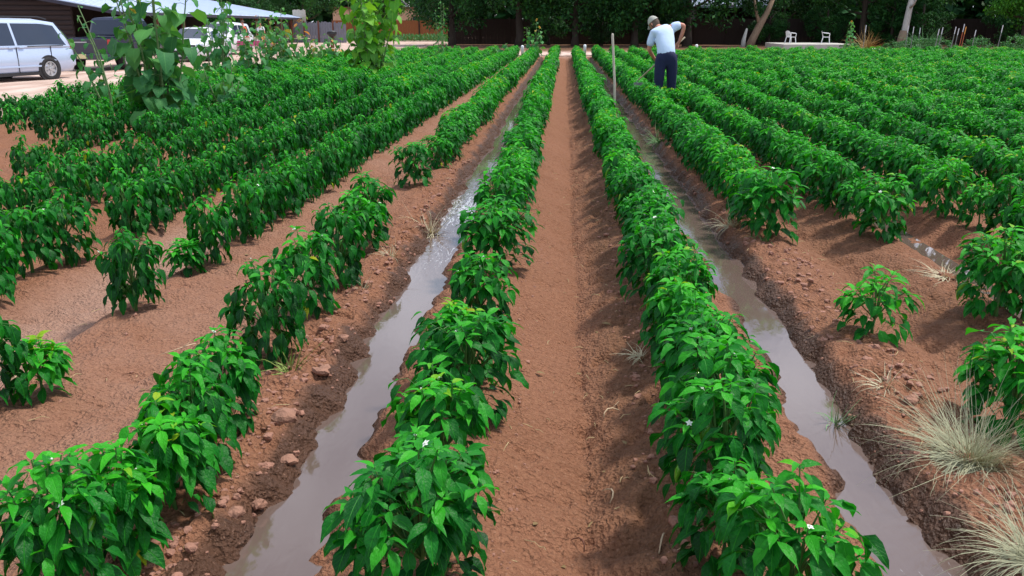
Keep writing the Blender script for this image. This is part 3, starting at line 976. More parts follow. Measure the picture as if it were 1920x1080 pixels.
G_SUN = 'tall broad leaved plants among the peppers'
tall_plant('sunflower_plant', 'biggest sunflower plant with wide heart leaves in front of the dark pickup', 'plant', -6.1, 13.3, 2.9, .95, 8, 190, .27, M_SUNLEAF, 1, (-.05, 0), .12, group=G_SUN)
tall_plant('sunflower_plant', 'short leafy sunflower plant in front of the white sedan', 'plant', -5.95, 15.8, 1.05, .6, 4, 56, .2, M_SUNLEAF, 2, group=G_SUN)
tall_plant('sunflower_plant', 'leaning sunflower plant between the silver minivan and the dark pickup', 'plant', -7.75, 15.0, 2.0, .4, 3, 42, .15, M_SUNLEAF, 3, (-.4, 0), .3, group=G_SUN)
tall_plant('sunflower_plant', 'bare stemmed sunflower plant with one big hanging leaf beside the white sedan', 'plant', -8.7, 22.6, 2.35, .8, 5, 110, .22, M_SUNLEAF, 4, (.1, 0), .35, group=G_SUN)
tall_plant('sunflower_plant', 'thin sunflower plant in front of the person in red at the stand', 'plant', -8.5, 24.5, 1.7, .85, 5, 120, .2, M_SUNLEAF, 14, (.1, 0), .2, group=G_SUN)
tall_plant('sunflower_plant', 'many stemmed sunflower plant in front of the produce table', 'plant', -9.3, 29.5, 2.1, 1.1, 7, 190, .23, M_SUNLEAF, 5, group=G_SUN)
tall_plant('squash_plant', 'low broad leaved plant left of the yellow green plant', 'plant', -8.7, 33.0, 1.3, 1.3, 8, 170, .23, M_SUNLEAF, 6, group=G_SUN)
tall_plant('lime_leaf_plant', 'tall yellow green plant with huge pale leaves in front of the rust brown fence', 'plant', -5.45, 25.5, 3.0, 1.25, 9, 330, .24, M_LIMELEAF, 7, low=.04, group=G_SUN, Ltop=1.0)
tall_plant('slender_weed', 'tall slender weed with thin leaves at the dark edge of the rust brown fence', 'plant', -4.8, 35.5, 2.75, .4, 5, 130, .16, M_SUNLEAF, 8, slim=True, group=G_SUN, flowers=0)
tall_plant('sunflower_plant', 'sunflower plant with small orange blooms at far end of the central rows', 'plant', -1.35, 42.5, 1.75, .75, 6, 70, .2, M_SUNLEAF, 9, flowers=2, group=G_SUN)
tall_plant('squash_plant', 'blue green broad leaved plant low in the far central rows', 'plant', -2.6, 40.0, .8, .7, 5, 45, .2, M_SUNLEAF, 10, group=G_SUN)
tall_plant('sunflower_plant', 'single sunflower with one yellow bloom right of the white chairs', 'plant', 15.9, 52.0, 1.7, .25, 1, 34, .22, M_SUNLEAF, 11, flowers=1, group=G_SUN)

# ------------------------------------------------------------ wooden stake
M_POLE = simple('weathered_pole', (.52, .47, .39), .8, var=.25, scale=9, stretch=(4, 4, .5), bump=.3)
mb = MB(); mb.tube([(0, 0, -.1), (-.03, 0, .7), (-.085, 0, 1.40), (-.086, 0, 1.44), (-.086, 0, 1.455)], [.019, .020, .021, .019, .010], 10)
o = mb.build('wooden_pole', M_POLE, None, True); o.location = (.87, 14.9, 0)
tag(o, 'bare weathered wooden pole standing upright in the row left of the bent man', 'pole')

# ------------------------------------------------------------ the man hoeing
M_TEE = simple('pale_blue_cotton', (.58, .73, .95), .85, var=.06, scale=14, bump=.3)
M_JEANS = simple('dark_blue_denim', (.007, .013, .055), .85, var=.3, scale=25, bump=.3)
M_CAP = simple('grey_tan_cap', (.42, .42, .36), .85, var=.2, scale=20)
M_HAIR = simple('grey_brown_hair', (.10, .07, .05), .9, var=.4, scale=60)
M_BOOT = simple('brown_boot', (.05, .03, .02), .8, var=.3)
M_HOE = simple('hoe_wood', (.55, .47, .33), .7, var=.2, scale=20)
M_STEEL = simple('dull_steel', (.25, .25, .26), .45, metal=.8, var=.3)


def hand(name, parent, W, F, up, mat, s=1.0):
    """palm, four unequal bent fingers and a thumb closing round a handle; W wrist, F pointing direction, up = back of hand"""
    W, F, up = Vector(W), Vector(F).normalized(), Vector(up).normalized()
    S = F.cross(up).normalized()
    pts = [(*W, .027 * s), (*(W + F * .035 * s), .024 * s), (*(W + F * .07 * s), .026 * s)]
    ed = [(0, 1), (1, 2)]
    for k, (off, ln) in enumerate(((-.030, .92), (-.010, 1.05), (.011, 1.0), (.031, .8))):
        b = W + F * .082 * s + S * off * s
        m = b + F * .030 * ln * s - up * .012 * s
        e = m - up * .028 * ln * s + F * .004 * s
        g = e - F * .020 * ln * s - up * .006 * s
        i = len(pts)
        pts += [(*b, .0105 * s), (*m, .0095 * s), (*e, .009 * s), (*g, .008 * s)]
        ed += [(2, i), (i, i + 1), (i + 1, i + 2), (i + 2, i + 3)]
    i = len(pts)
    t0 = W + F * .035 * s - S * .030 * s - up * .008 * s
    t1 = t0 + F * .025 * s - S * .012 * s - up * .022 * s
    t2 = t1 + F * .018 * s + S * .008 * s - up * .018 * s
    pts += [(*t0, .013 * s), (*t1, .011 * s), (*t2, .009 * s)]
    ed += [(1, i), (i, i + 1), (i + 1, i + 2)]
    return pts, ed


def worker():
    t = thing('person', 'man in pale blue t-shirt, dark jeans and cap, bent over hoeing between rows', 'person', (1.97, 17.6, gz(2.05, 17.6)))
    t.scale = (1.08, 1.08, 1.08)
    hip = (0, 0, 1.02)
    j = [(0.0, 0.0, 1.04, .10, .09),      # 0 pelvis
         (-.01, .03, 1.18, .10, .09),    # 1 waist
         (-.03, .16, 1.34, .145, .12),     # 2 chest
         (-.05, .28, 1.47, .13, .10),      # 3 upper chest
         (-.12, .36, 1.53, .058, .058),    # 4 neck
         (-.17, .43, 1.58, .07, .07),      # 5 skull base
         # left arm (away to the left), hangs down and forward
         (-.235, .27, 1.42, .062), (-.265, .27, 1.29, .05), (-.285, .29, 1.15, .042), (-.205, .40, 1.04, .034), (-.135, .47, .96, .027),
         # right arm, elbow high out to the right
         (.125, .26, 1.55, .062), (.22, .25, 1.585, .05), (.315, .24, 1.575, .044), (.29, .27, 1.43, .037), (.245, .31, 1.29, .027),
         # legs
         (-.105, .0, .95, .10), (-.11, -.02, .72, .085), (-.115, .01, .50, .062), (-.12, -.03, .28, .055), (-.125, -.02, .09, .04), (-.14, .12, .035, .035),
         (.10, .0, .95, .10), (.11, .02, .72, .085), (.12, .06, .50, .062), (.12, .03, .28, .055), (.125, .05, .09, .04), (.14, .19, .035, .035)]
    e = [(0, 1), (1, 2), (2, 3), (3, 4), (4, 5), (3, 6), (6, 7), (7, 8), (8, 9), (9, 10), (3, 11), (11, 12), (12, 13), (13, 14), (14, 15),
         (0, 16), (16, 17), (17, 18), (18, 19), (19, 20), (20, 21), (0, 22), (22, 23), (23, 24), (24, 25), (25, 26), (26, 27)]
    # hands are part of the same surface
    for wi, F, up in ((10, (.45, .35, -.5), (-.5, .5, .3)), (15, (-.25, .25, -.75), (.6, .3, .3))):
        hp, he = hand('h', None, j[wi][:3], F, up, M_SKIN)
        n = len(j); j += hp[1:]
        mp = [wi] + [n + k for k in range(len(hp) - 1)]
        e += [(mp[a], mp[b]) for a, b in he]
    skinned('body', j, e, M_SKIN, t, 2, 0)
    # head with face, looking down to the left
    hd = bmesh.new()
    bmesh.ops.create_uvsphere(hd, u_segments=28, v_segments=20, radius=1)
    for v in hd.verts:
        x, y, z = v.co
        v.co = Vector((x * .078, y * .098, z * .118))
        if z < 0: v.co.x *= 1 + .28 * z; v.co.y *= 1 + .12 * z
        # nose, brow, chin on the +Y face
        if y > .2:
            d = math.exp(-((x * .078) / .012) ** 2)
            v.co.y += .020 * d * math.exp(-((v.co.z + .018) / .018) ** 2)
            v.co.y += .006 * math.exp(-((v.co.z - .022) / .012) ** 2)
            v.co.y += .008 * d * math.exp(-((v.co.z + .055) / .01) ** 2)
            v.co.y += .010 * math.exp(-((v.co.x) / .03) ** 2) * math.exp(-((v.co.z + .098) / .018) ** 2)
            v.co.y -= .009 * math.exp(-((abs(v.co.x) - .03) / .014) ** 2) * math.exp(-((v.co.z) / .012) ** 2)
    me = bpy.data.meshes.new('head'); hd.to_mesh(me); hd.free(); me.materials.append(M_SKIN)
    me.polygons.foreach_set('use_smooth', np.ones(len(me.polygons), dtype=bool))
    h = link_mesh('head', me, t); h.location = (-.205, .44, 1.615)
    h.rotation_euler = (math.radians(-38), math.radians(-8), math.radians(48))
    for s in (-1, 1):
        mb = MB(); mb.lathe([(.004, -.006), (.018, -.002), (.022, .004), (.014, .008)], 12, M=Matrix.Translation((s * .078, -.005, -.01)) @ Matrix.Rotation(s * math.pi / 2, 4, 'Y') @ Matrix.Diagonal((1.4, .8, 1, 1)))
        mb.build('ear', M_SKIN, h, True)
        mb = MB(); mb.lathe([(.001, -.009), (.010, -.004), (.011, .0), (.009, .006), (.001, .010)], 10, M=Matrix.Translation((s * .03, .079, .004)))
        mb.build('eye', M_WHITEPL, h, True)
    mb = MB(); mb.tube([(-.024, .093, -.068), (0, .101, -.066), (.024, .093, -.068)], [.002, .0045, .002], 6); mb.build('mouth', M_RED, h, True)
    # hair round the back under the cap
    mb = MB(); pr = []
    for k in range(7):
        a = -.75 + k * .16
        pr.append((math.cos(a), math.sin(a)))
    vs, fs = [], []
    for k, (c, s_) in enumerate(pr):
        for i in range(17):
            th = -math.pi / 2 + (i - 8) / 8 * 1.9
            vs.append((.084 * c * math.cos(th), .104 * c * math.sin(th), .122 * s_))
    for k in range(6):
        for i in range(16):
            a = k * 17 + i; fs.append((a, a + 1, a + 18, a + 17))
    mb.add(vs, fs); mb.build('hair', M_HAIR, h, True)
    # cap
    mb = MB(); vs, fs = [], []
    for k in range(8):
        a = .12 + k / 7 * (math.pi / 2 - .12)
        for i in range(24):
            th = TAU * i / 24
            vs.append((.089 * math.cos(a) * math.cos(th), .110 * math.cos(a) * math.sin(th) - .002, .128 * math.sin(a) + .010))
    for k in range(7):
        for i in range(24):
            fs.append((k * 24 + i, k * 24 + (i + 1) % 24, (k + 1) * 24 + (i + 1) % 24, (k + 1) * 24 + i))
    n = len(vs)
    for q in range(2):
        for r_ in range(4):
            for i in range(11):
                th = math.pi / 2 + (i - 5) / 5 * .85
                rr = 1 + r_ * .20 * math.cos((i - 5) / 5 * 1.1)
                vs.append((.088 * rr * math.cos(th), .109 * rr * math.sin(th), .028 - .012 * r_ - .012 * abs(i - 5) / 5 * r_ * .4 - q * .004))
    for q in range(2):
        for r_ in range(3):
            for i in range(10):
                a = n + q * 44 + r_ * 11 + i; fs.append((a, a + 1, a + 12, a + 11))
    mb.add(vs, fs); c = mb.build('cap', M_CAP, h, True)
    # T-shirt: torso and sleeves, a little larger than the body
    tj = [(0.0, -.01, .90, .19, .165), (-.01, .03, 1.20, .17, .14), (-.03, .14, 1.34, .185, .15), (-.05, .26, 1.46, .165, .13), (-.10, .33, 1.515, .075, .07),
          (-.225, .27, 1.43, .085), (-.262, .27, 1.31, .078), (-.278, .28, 1.20, .075),
          (.09, .26, 1.53, .10), (.19, .255, 1.57, .085), (.27, .25, 1.582, .072)]
    te = [(0, 1), (1, 2), (2, 3), (3, 4), (3, 5), (5, 6), (6, 7), (3, 8), (8, 9), (9, 10)]
    skinned('t_shirt', tj, te, M_TEE, t, 2, 0)
    jj = [(0, 0, 1.13, .165, .145), (-.105, .0, .93, .118), (-.112, -.02, .72, .102), (-.118, .01, .50, .085), (-.122, -.03, .28, .078), (-.125, -.02, .11, .075),
          (.10, .0, .93, .118), (.11, .02, .72, .102), (.12, .06, .50, .085), (.122, .03, .28, .078), (.125, .05, .11, .075)]
    jj.append((0, .0, 1.19, .165, .14)); je = [(0, 11), (0, 1), (1, 2), (2, 3), (3, 4), (4, 5), (0, 6), (6, 7), (7, 8), (8, 9), (9, 10)]
    skinned('jeans', jj, je, M_JEANS, t, 2, 0)
    for s, y in ((-1, -.02), (1, .05)):
        b = skinned('boot', [(s * .125, y - .03, .06, .052), (s * .13, y + .06, .045, .048), (s * .14, y + .17, .035, .04)], [(0, 1), (1, 2)], M_BOOT, t, 2)
    pass
    mb = MB(); mb.box((.178, .0, 1.03), (.035, .07, .11)); mb.build('belt_pouch', M_BLACKPL, t, bevel=.008)
    # hoe: handle passes through both hands
    ox, oy, oz = 2.05, 17.6, t.location.z
    hn = thing('hoe', 'long wooden hoe held slantwise by the bent man', 'hoe', (ox - .08, oy, oz)); hn.scale = (1.08, 1.08, 1.08)
    a, b = Vector((.30, .31, 1.33)), Vector((-.13, .50, .90))
    d = (b - a)
    A_, B_ = a - d * .10, a + d * 1.7
    mb = MB(); mb.tube([tuple(A_), tuple(B_)], .015, 8); mb.build('handle', M_HOE, hn, True)
    mb = MB(); mb.tube([tuple(B_ - d * .1), tuple(B_ + d * .06), tuple(B_ + Vector((0, -.03, -.08)))], .009, 6)
    q = B_ + Vector((0, -.03, -.09)); mb.box(tuple(q), (.16, .006, .10)); mb.build('blade', M_STEEL, hn)
    return t


worker()

# ------------------------------------------------------------ vehicles
def interp_st(st, x):
    for a, b in zip(st[:-1], st[1:]):
        if a[0] <= x <= b[0] + 1e-9:
            f = (x - a[0]) / max(1e-9, b[0] - a[0])
            return [a[i] * (1 - f) + b[i] * f for i in range(len(a))]
    return list(st[-1]) if x > st[-1][0] else list(st[0])


def loft(st, ring, n_sub=3):
    """st sorted stations (x, params...), ring(params)->half ring points (y,z) from keel to crown; mirrored"""
    xs = []
    for a, b in zip(st[:-1], st[1:]):
        for k in range(n_sub): xs.append(a[0] + (b[0] - a[0]) * k / n_sub)
    xs.append(st[-1][0])
    vs, fs, m = [], [], None
    for x in xs:
        r = ring(interp_st(st, x)[1:])
        full = [(x, y, z) for y, z in r] + [(x, -y, z) for y, z in reversed(r)]
        m = len(full); vs += full
    for i in range(len(xs) - 1):
        for k in range(m):
            fs.append((i * m + k, i * m + (k + 1) % m, (i + 1) * m + (k + 1) % m, (i + 1) * m + k))
    fs.append(tuple(reversed(range(m)))); fs.append(tuple((len(xs) - 1) * m + k for k in range(m)))
    return vs, fs


def wheel(parent, x, y, r, w, sgn, spokes=7):
    e = bpy.data.objects.new('wheel', None)
    mb = MB(); M = Matrix.Translation((x, y, r)) @ Matrix.Rotation(-sgn * math.pi / 2, 4, 'X')
    mb.lathe([(r * .64, -w / 2), (r * .93, -w / 2), (r, -w * .38), (r, w * .38), (r * .93, w / 2), (r * .64, w / 2), (r * .62, w * .3)], 32, M=M)
    wo = mb.build('wheel', M_TYRE, parent, True)
    m2 = MB()
    m2.lathe([(r * .63, w * .2), (r * .66, w * .52), (r * .60, w * .53), (r * .57, w * .30), (.02, w * .28)], 32, M=M)
    m2.build('rim_well', M_BLACKPL, wo, True)
    m3 = MB()
    for k in range(spokes):
        a = TAU * k / spokes
        c, s = math.cos(a), math.sin(a)
        z = w * .44
        p = [(.10 * r, -.10 * r), (.60 * r, -.13 * r), (.60 * r, .13 * r), (.10 * r, .10 * r)]
        q = [(u * c - v * s, u * s + v * c, z) for u, v in p] + [(u * c - v * s, u * s + v * c, z - .03) for u, v in p]
        m3.add(q, [(0, 1, 2, 3), (0, 4, 5, 1), (1, 5, 6, 2), (2, 6, 7, 3), (3, 7, 4, 0)], M)
    m3.lathe([(.15 * r, w * .40), (.15 * r, w * .5), (.05 * r, w * .52)], 16, M=M)
    m3.lathe([(.575 * r, w * .40), (.575 * r, w * .54), (.65 * r, w * .54), (.66 * r, w * .40)], 32, M=M)
    m3.build('rim', M_RIM, wo)
    return wo


def car(label, loc, rz, paint, body, house, wheels, wins, cat='car', name='parked_car', r=.33, grille=None, lights=(), extra=None, pillars=True):
    t = thing(name, label, cat, loc, rz)
    def ring_b(p):
        zl, zb, w, crown = p
        zm = zl + (zb - zl) * .45
        return [(.0, zl), (w * .90, zl), (w * .985, zl + .10), (w, zm), (w * .985, zb - .10), (w * .93, zb - .01), (w * .80, zb + crown * .5), (0, zb + crown)]
    vs, fs = loft(body, ring_b)
    mb = MB(); mb.add(vs, fs); bo = mb.build('body', paint, t, True)
    def ring_h(p):
        zb, zt, wb, wt_ = p
        hgt = zt - zb
        return [(0, zb - .05), (wb, zb - .05), (wb, zb), (wt_ + (wb - wt_) * .1, zt - .10 * min(1, hgt / .3)), (wt_ * .93, zt - .02 * min(1, hgt / .3)), (wt_ * .6, zt + .012), (0, zt + .02)]
    vs, fs = loft(house, ring_h)
    mb = MB(); mb.add(vs, fs); mb.build('roof', paint, t, True)
    def S(x, v, side, out=.006):
        p = interp_st(house, x); zb, zt, wb, wt_ = p[1:]
        hgt = zt - zb
        y1 = wt_ + (wb - wt_) * .1; z1 = zt - .10 * min(1, hgt / .3)
        return (x, side * (wb + (y1 - wb) * v + out), zb + (z1 - zb) * v + 0)
    for side in (-1, 1):
        for (xb0, xb1, xt1, xt0, v0, v1) in wins:
            n = 8; vs, fs = [], []
            for i in range(n + 1):
                f = i / n
                for g in range(4):
                    gg = v0 + (v1 - v0) * g / 3
                    x = (xb0 + (xb1 - xb0) * f) * (1 - g / 3) + (xt0 + (xt1 - xt0) * f) * g / 3
                    vs.append(S(x, gg, side))
            for i in range(n):
                for g in range(3):
                    a = i * 4 + g; fs.append((a, a + 4, a + 5, a + 1))
            mb = MB(); mb.add(vs, fs); mb.build('window', M_GLASS, t, True)
        for xw in wheels:
            wd = interp_st(body, xw)[3]
            mb = MB(); mb.lathe([(r * 1.19, -.02), (r * 1.19, .012), (0.01, .012)], 32, M=Matrix.Translation((xw, side * wd * .985, r)) @ Matrix.Rotation(-side * math.pi / 2, 4, 'X'))
            mb.build('wheel_arch', M_BLACKPL, t)
            wheel(t, xw, side * (wd - .085), r, .21, side)
    # windscreen and rear glass: quads laid on the sloping house ends
    for (ia, ib) in ((0, 1), (-1, -2)):
        a, b = house[ia], house[ib]
        if abs(b[2] - a[2]) > .25:
            o_ = .02 * (1 if ia else -1)
            k = .12; up = Vector((b[0] - a[0], 0, b[2] - a[2]))
            A = Vector((a[0], 0, a[2] + .015)); nrm = Vector((-up.z, 0, up.x)).normalized(); nrm *= (1 if nrm.z > 0 else -1) * .018
            p0 = A + up * k + nrm; p1 = A + up * .93 + nrm
            w0, w1 = a[3] * .93, b[4] * .90
            mb = MB(); mb.quad((p0.x, -w0, p0.z), (p0.x, w0, p0.z), (p1.x, w1, p1.z), (p1.x, -w1, p1.z), .006)
            mb.build('windscreen' if ia else 'rear_window', M_GLASS, t)
    if extra: extra(t)
    return t


M_SILVER = simple('silver_blue_paint', (.50, .60, .80), .28, metal=.25, var=.03, scale=3, coat=.6)
M_WHITEP = simple('white_paint', (.72, .74, .78), .3, var=.03, scale=3, coat=.6)
M_NAVY = simple('dark_navy_paint', (.022, .028, .06), .3, var=.1, scale=3, coat=.6)
M_PLATE = simple('yellow_plate', (.75, .65, .35), .5, var=.1)


def van_extra(t):
    for s in (-1, 1):
        mb = MB(); mb.add([(-2.50, s * .82, .92), (-2.44, s * .955, .90), (-2.40, s * .955, 1.16), (-2.46, s * .86, 1.18), (-2.55, s * .82, .92)], [(0, 1, 2, 3)]); mb.box((-2.43, s * .92, 1.03), (.13, .09, .25)); mb.build('tail_light', M_RED, t, bevel=.02)
        mb = MB(); mb.box((-1.45, s * .972, .985), (1.25, .014, .022)); mb.build('door_rail', M_BLACKPL, t)
        for x in (-.62, -.28):
            mb = MB(); mb.box((x, s * .978, .955), (.17, .03, .035)); mb.build('door_handle', M_SILVER, t, bevel=.008)
        mb = MB(); mb.box((-.45, s * .970, .60), (.012, .02, .72)); mb.box((-1.62, s * .968, .72), (.012, .02, .50)); mb.build('door_seam', M_BLACKPL, t)
        mb = MB(); mb.box((-.1, s * .975, .42), (2.6, .02, .05)); mb.build('side_moulding', M_SILVER, t, bevel=.006)
        mb = MB(); mb.tube([(-1.9, s * .62, 1.735), (-1.6, s * .64, 1.80), (.3, s * .64, 1.81), (.55, s * .62, 1.76)], .016, 6); mb.build('roof_rail', M_BLACKPL, t)
        mb = MB(); mb.box((.95, s * 1.04, 1.06), (.12, .18, .15)); mb.build('mirror', M_SILVER, t, bevel=.03)
        mb = MB(); mb.box((-.1, s * .95, .215), (2.5, .03, .09)); mb.build('sill', M_BLACKPL, t)
    mb = MB(); mb.box((-2.5, 0, .52), (.18, 1.76, .30)); mb.build('rear_bumper', M_SILVER, t, True, bevel=.06)


car('silver blue minivan with dark windows parked at the left edge of the field', (-16.6, 24.95, 0), math.radians(-108), M_SILVER,
    [(-2.52, .34, .95, .88, 0), (-2.40, .24, 1.0, .96, 0), (-1.6, .20, 1.01, .97, 0), (1.2, .20, .98, .97, .0), (2.2, .22, .88, .93, .05), (2.52, .30, .70, .78, .03)],
    [(-2.50, .97, 1.02, .93, .90), (-2.08, .97, 1.66, .95, .74), (-1.5, .98, 1.735, .955, .76), (.55, .97, 1.76, .955, .76), (1.1, .96, 1.62, .94, .72), (1.95, .93, .97, .90, .80)],
    (-1.5, 1.45), [(-2.22, -.52, -.50, -1.96, .06, .96), (-.44, .72, .60, -.42, .06, .96), (.80, 1.55, .90, .68, .06, .9)], 'minivan', 'parked_minivan', .33, extra=van_extra)


def truck():
    t = thing('pickup_truck', 'dark navy pickup truck seen from behind, parked beside the minivan', 'pickup truck', (-16.8, 33.7, 0), math.radians(92))
    # x forward; rear bumper at -2.8
    mb = MB()
    hw = .98
    def sidep(s):
        prof = [(-2.75, .52), (-2.75, 1.12), (-.62, 1.14), (-.62, .52), (-1.18, .45), (-1.30, .80), (-1.65, .93), (-2.02, .80), (-2.14, .48)]
        vs = [(x, s * hw, z) for x, z in prof] + [(x, s * (hw - .16), z) for x, z in prof]
        n = len(prof)
        mb.add(vs, [tuple(range(n)), tuple(reversed(range(n, 2 * n)))] + [(i, i + n, (i + 1) % n + n, (i + 1) % n) for i in range(n)])
    for s in (-1, 1): sidep(s)
    mb.box((-1.7, 0, .60), (2.1, 1.68, .06)); mb.box((-.66, 0, .86), (.06, 1.66, .54))
    mb.build('bed', M_NAVY, t)
    mb = MB(); mb.box((-2.72, 0, .83), (.07, 1.62, .56)); tg = mb.build('tailgate', M_NAVY, t, bevel=.015)
    mb = MB(); mb.box((-2.765, .28, .99), (.012, .75, .035)); mb.build('trim_strip', M_RIM, tg)
    mb = MB(); mb.box((-2.86, 0, .50), (.20, 1.9, .18)); bp = mb.build('rear_bumper', M_NAVY, t, bevel=.03)
    mb = MB(); mb.box((-2.968, .05, .52), (.012, .32, .15)); mb.build('number_plate', M_PLATE, bp)
    for s in (-1, 1):
        mb = MB(); mb.box((-2.74, s * .89, .90), (.06, .15, .36)); mb.build('tail_light', M_RED, t, bevel=.015)
    def ring_b(p):
        zl, zb, w, cr = p
        return [(0, zl), (w * .93, zl), (w, zl + .12), (w, zb - .12), (w * .95, zb), (w * .6, zb + cr), (0, zb + cr)]
    vs, fs = loft([(-.60, .42, 1.13, .98, 0), (1.2, .42, 1.13, .98, 0), (1.35, .42, 1.14, .98, .03), (2.5, .42, 1.06, .95, .04), (2.72, .5, .92, .88, .02)], ring_b)
    mb = MB(); mb.add(vs, fs); mb.build('body', M_NAVY, t, True)
    hs = [(-.56, 1.12, 1.16, .92, .88), (-.42, 1.12, 1.82, .93, .76), (.5, 1.12, 1.86, .93, .76), (1.35, 1.12, 1.16, .92, .84)]
    vs, fs = loft(hs, lambda p: [(0, p[0] - .04), (p[2], p[0] - .04), (p[2], p[0]), (p[3], p[1] - .05 * min(1, (p[1] - p[0]) / .3)), (p[3] * .85, p[1]), (0, p[1] + .02)])
    mb = MB(); mb.add(vs, fs); cb = mb.build('cab', M_NAVY, t, True)
    for s in (-1, 1):
        for (a, b, c, d) in ((-.42, .28, .26, -.34), (.34, 1.02, .56, .32)):
            mb = MB(); mb.add([(a, s * .937, 1.16), (b, s * .937, 1.16), (c, s * .80, 1.72), (d, s * .80, 1.72)], [(0, 1, 2, 3)]); mb.build('window', M_GLASS, t)
        for xw in (-1.65, 1.95):
            wheel(t, xw, s * .86, .38, .24, s, 6)
        mb = MB(); mb.box((1.05, s * 1.06, 1.24), (.10, .2, .18)); mb.build('mirror', M_BLACKPL, t, bevel=.02)
        mb = MB(); mb.lathe([(.47, -.02), (.47, .006), (.01, .006)], 28, M=Matrix.Translation((1.95, s * .968, .40)) @ Matrix.Rotation(-s * math.pi / 2, 4, 'X')); mb.build('wheel_arch', M_BLACKPL, t)
    mb = MB(); mb.quad((-.585, -.78, 1.22), (-.585, .78, 1.22), (-.46, .68, 1.74), (-.46, -.68, 1.74), .006); mb.build('rear_window', M_GLASS, t)
    mb = MB(); mb.quad((1.30, -.80, 1.22), (1.30, .80, 1.22), (.62, .68, 1.80), (.62, -.68, 1.80), .006); mb.build('windscreen', M_GLASS, t)


truck()


def sedan_extra(t):
    mb = MB(); mb.box((2.29, 0, .70), (.05, 1.10, .075)); g = mb.build('grille', M_BLACKPL, t, bevel=.012)
    mb = MB(); mb.add([(2.325, -.13, .685), (2.325, -.05, .685), (2.325, -.04, .665), (2.325, .04, .665), (2.325, .05, .685), (2.325, .13, .685), (2.325, .11, .715), (2.325, .04, .715), (2.325, .03, .735), (2.325, -.05, .735), (2.325, -.06, .715), (2.325, -.15, .715)], [tuple(range(12))]); mb.build('emblem', M_PLATE, g)
    mb = MB(); mb.box((2.31, 0, .42), (.05, 1.02, .20)); mb.build('lower_grille', M_BLACKPL, t, bevel=.02)
    mb = MB(); mb.box((2.20, 0, .19), (.25, 1.66, .10)); mb.build('air_dam', M_BLACKPL, t, bevel=.02)
    for s in (-1, 1):
        mb = MB(); mb.box((2.16, s * .70, .69), (.22, .32, .14)); mb.build('headlight', M_GLASSL, t, bevel=.05)
        mb = MB(); mb.box((.75, s * 1.0, .98), (.14, .18, .12)); mb.build('mirror', M_WHITEP, t, bevel=.03)


M_GLASSL = simple('headlamp_glass', (.55, .58, .62), .08, metal=.4, var=.2, scale=12)
SB = [(-2.35, .34, .80, .78, .0), (-2.2, .24, .92, .88, .02), (-1.3, .20, .94, .90, .0), (.9, .20, .92, .90, .02), (1.9, .20, .80, .88, .05), (2.25, .24, .70, .80, .03), (2.33, .30, .62, .68, .02)]
SH = [(-2.0, .90, .95, .80, .74), (-1.25, .92, 1.36, .86, .64), (-.2, .92, 1.45, .87, .66), (.35, .91, 1.40, .87, .65), (1.2, .88, .92, .84, .74)]
car('white sedan facing the field with dark lower grille, parked near the stand', (-16.6, 40.6, 0), math.radians(-84), M_WHITEP, SB, SH, (-1.4, 1.42),
    [(-1.3, -.25, -.3, -1.0, .08, .92), (-.2, .8, .35, -.22, .08, .92)], r=.31, extra=sedan_extra)
car('second white car whose roof shows behind the white sedan', (-18.3, 48.2, 0), math.radians(-92), M_WHITEP,
    [(a, b, c * 1.12, d, e) for a, b, c, d, e in SB], [(-2.1, 1.0, 1.08, .84, .8), (-1.9, 1.02, 1.62, .86, .68), (-.2, 1.02, 1.70, .87, .70), (.35, 1.02, 1.64, .87, .68), (1.2, .99, 1.04, .84, .76)],
    (-1.4, 1.42), [(-1.7, -.25, -.3, -1.6, .08, .92), (-.2, .8, .4, -.22, .08, .92)], r=.34, extra=sedan_extra)

# ------------------------------------------------------------ white roofed market barn
M_ROOF = simple('white_metal_roof', (.62, .70, .86), .45, metal=.1, var=.05, scale=2)
M_FASCIA = simple('dark_fascia', (.03, .03, .05), .7, var=.2)
M_LOG = simple('dark_log_wall', (.030, .020, .020), .9, var=.6, scale=3, stretch=(.4, .4, 7), bump=.5)
M_DARKWOOD = simple('dark_brown_boards', (.030, .018, .014), .9, var=.5, scale=4, stretch=(6, 6, .5), bump=.4)
M_POST = simple('brown_post', (.16, .06, .035), .8, var=.3, scale=8, stretch=(3, 3, .5))
M_GREYWOOD = simple('grey_board', (.20, .21, .25), .9, var=.35, scale=6, stretch=(6, 6, .5), bump=.3)
M_RUSTFENCE = simple('rust_brown_board', (.26, .085, .025), .85, var=.35, scale=4, stretch=(6, 6, .6), bump=.3)


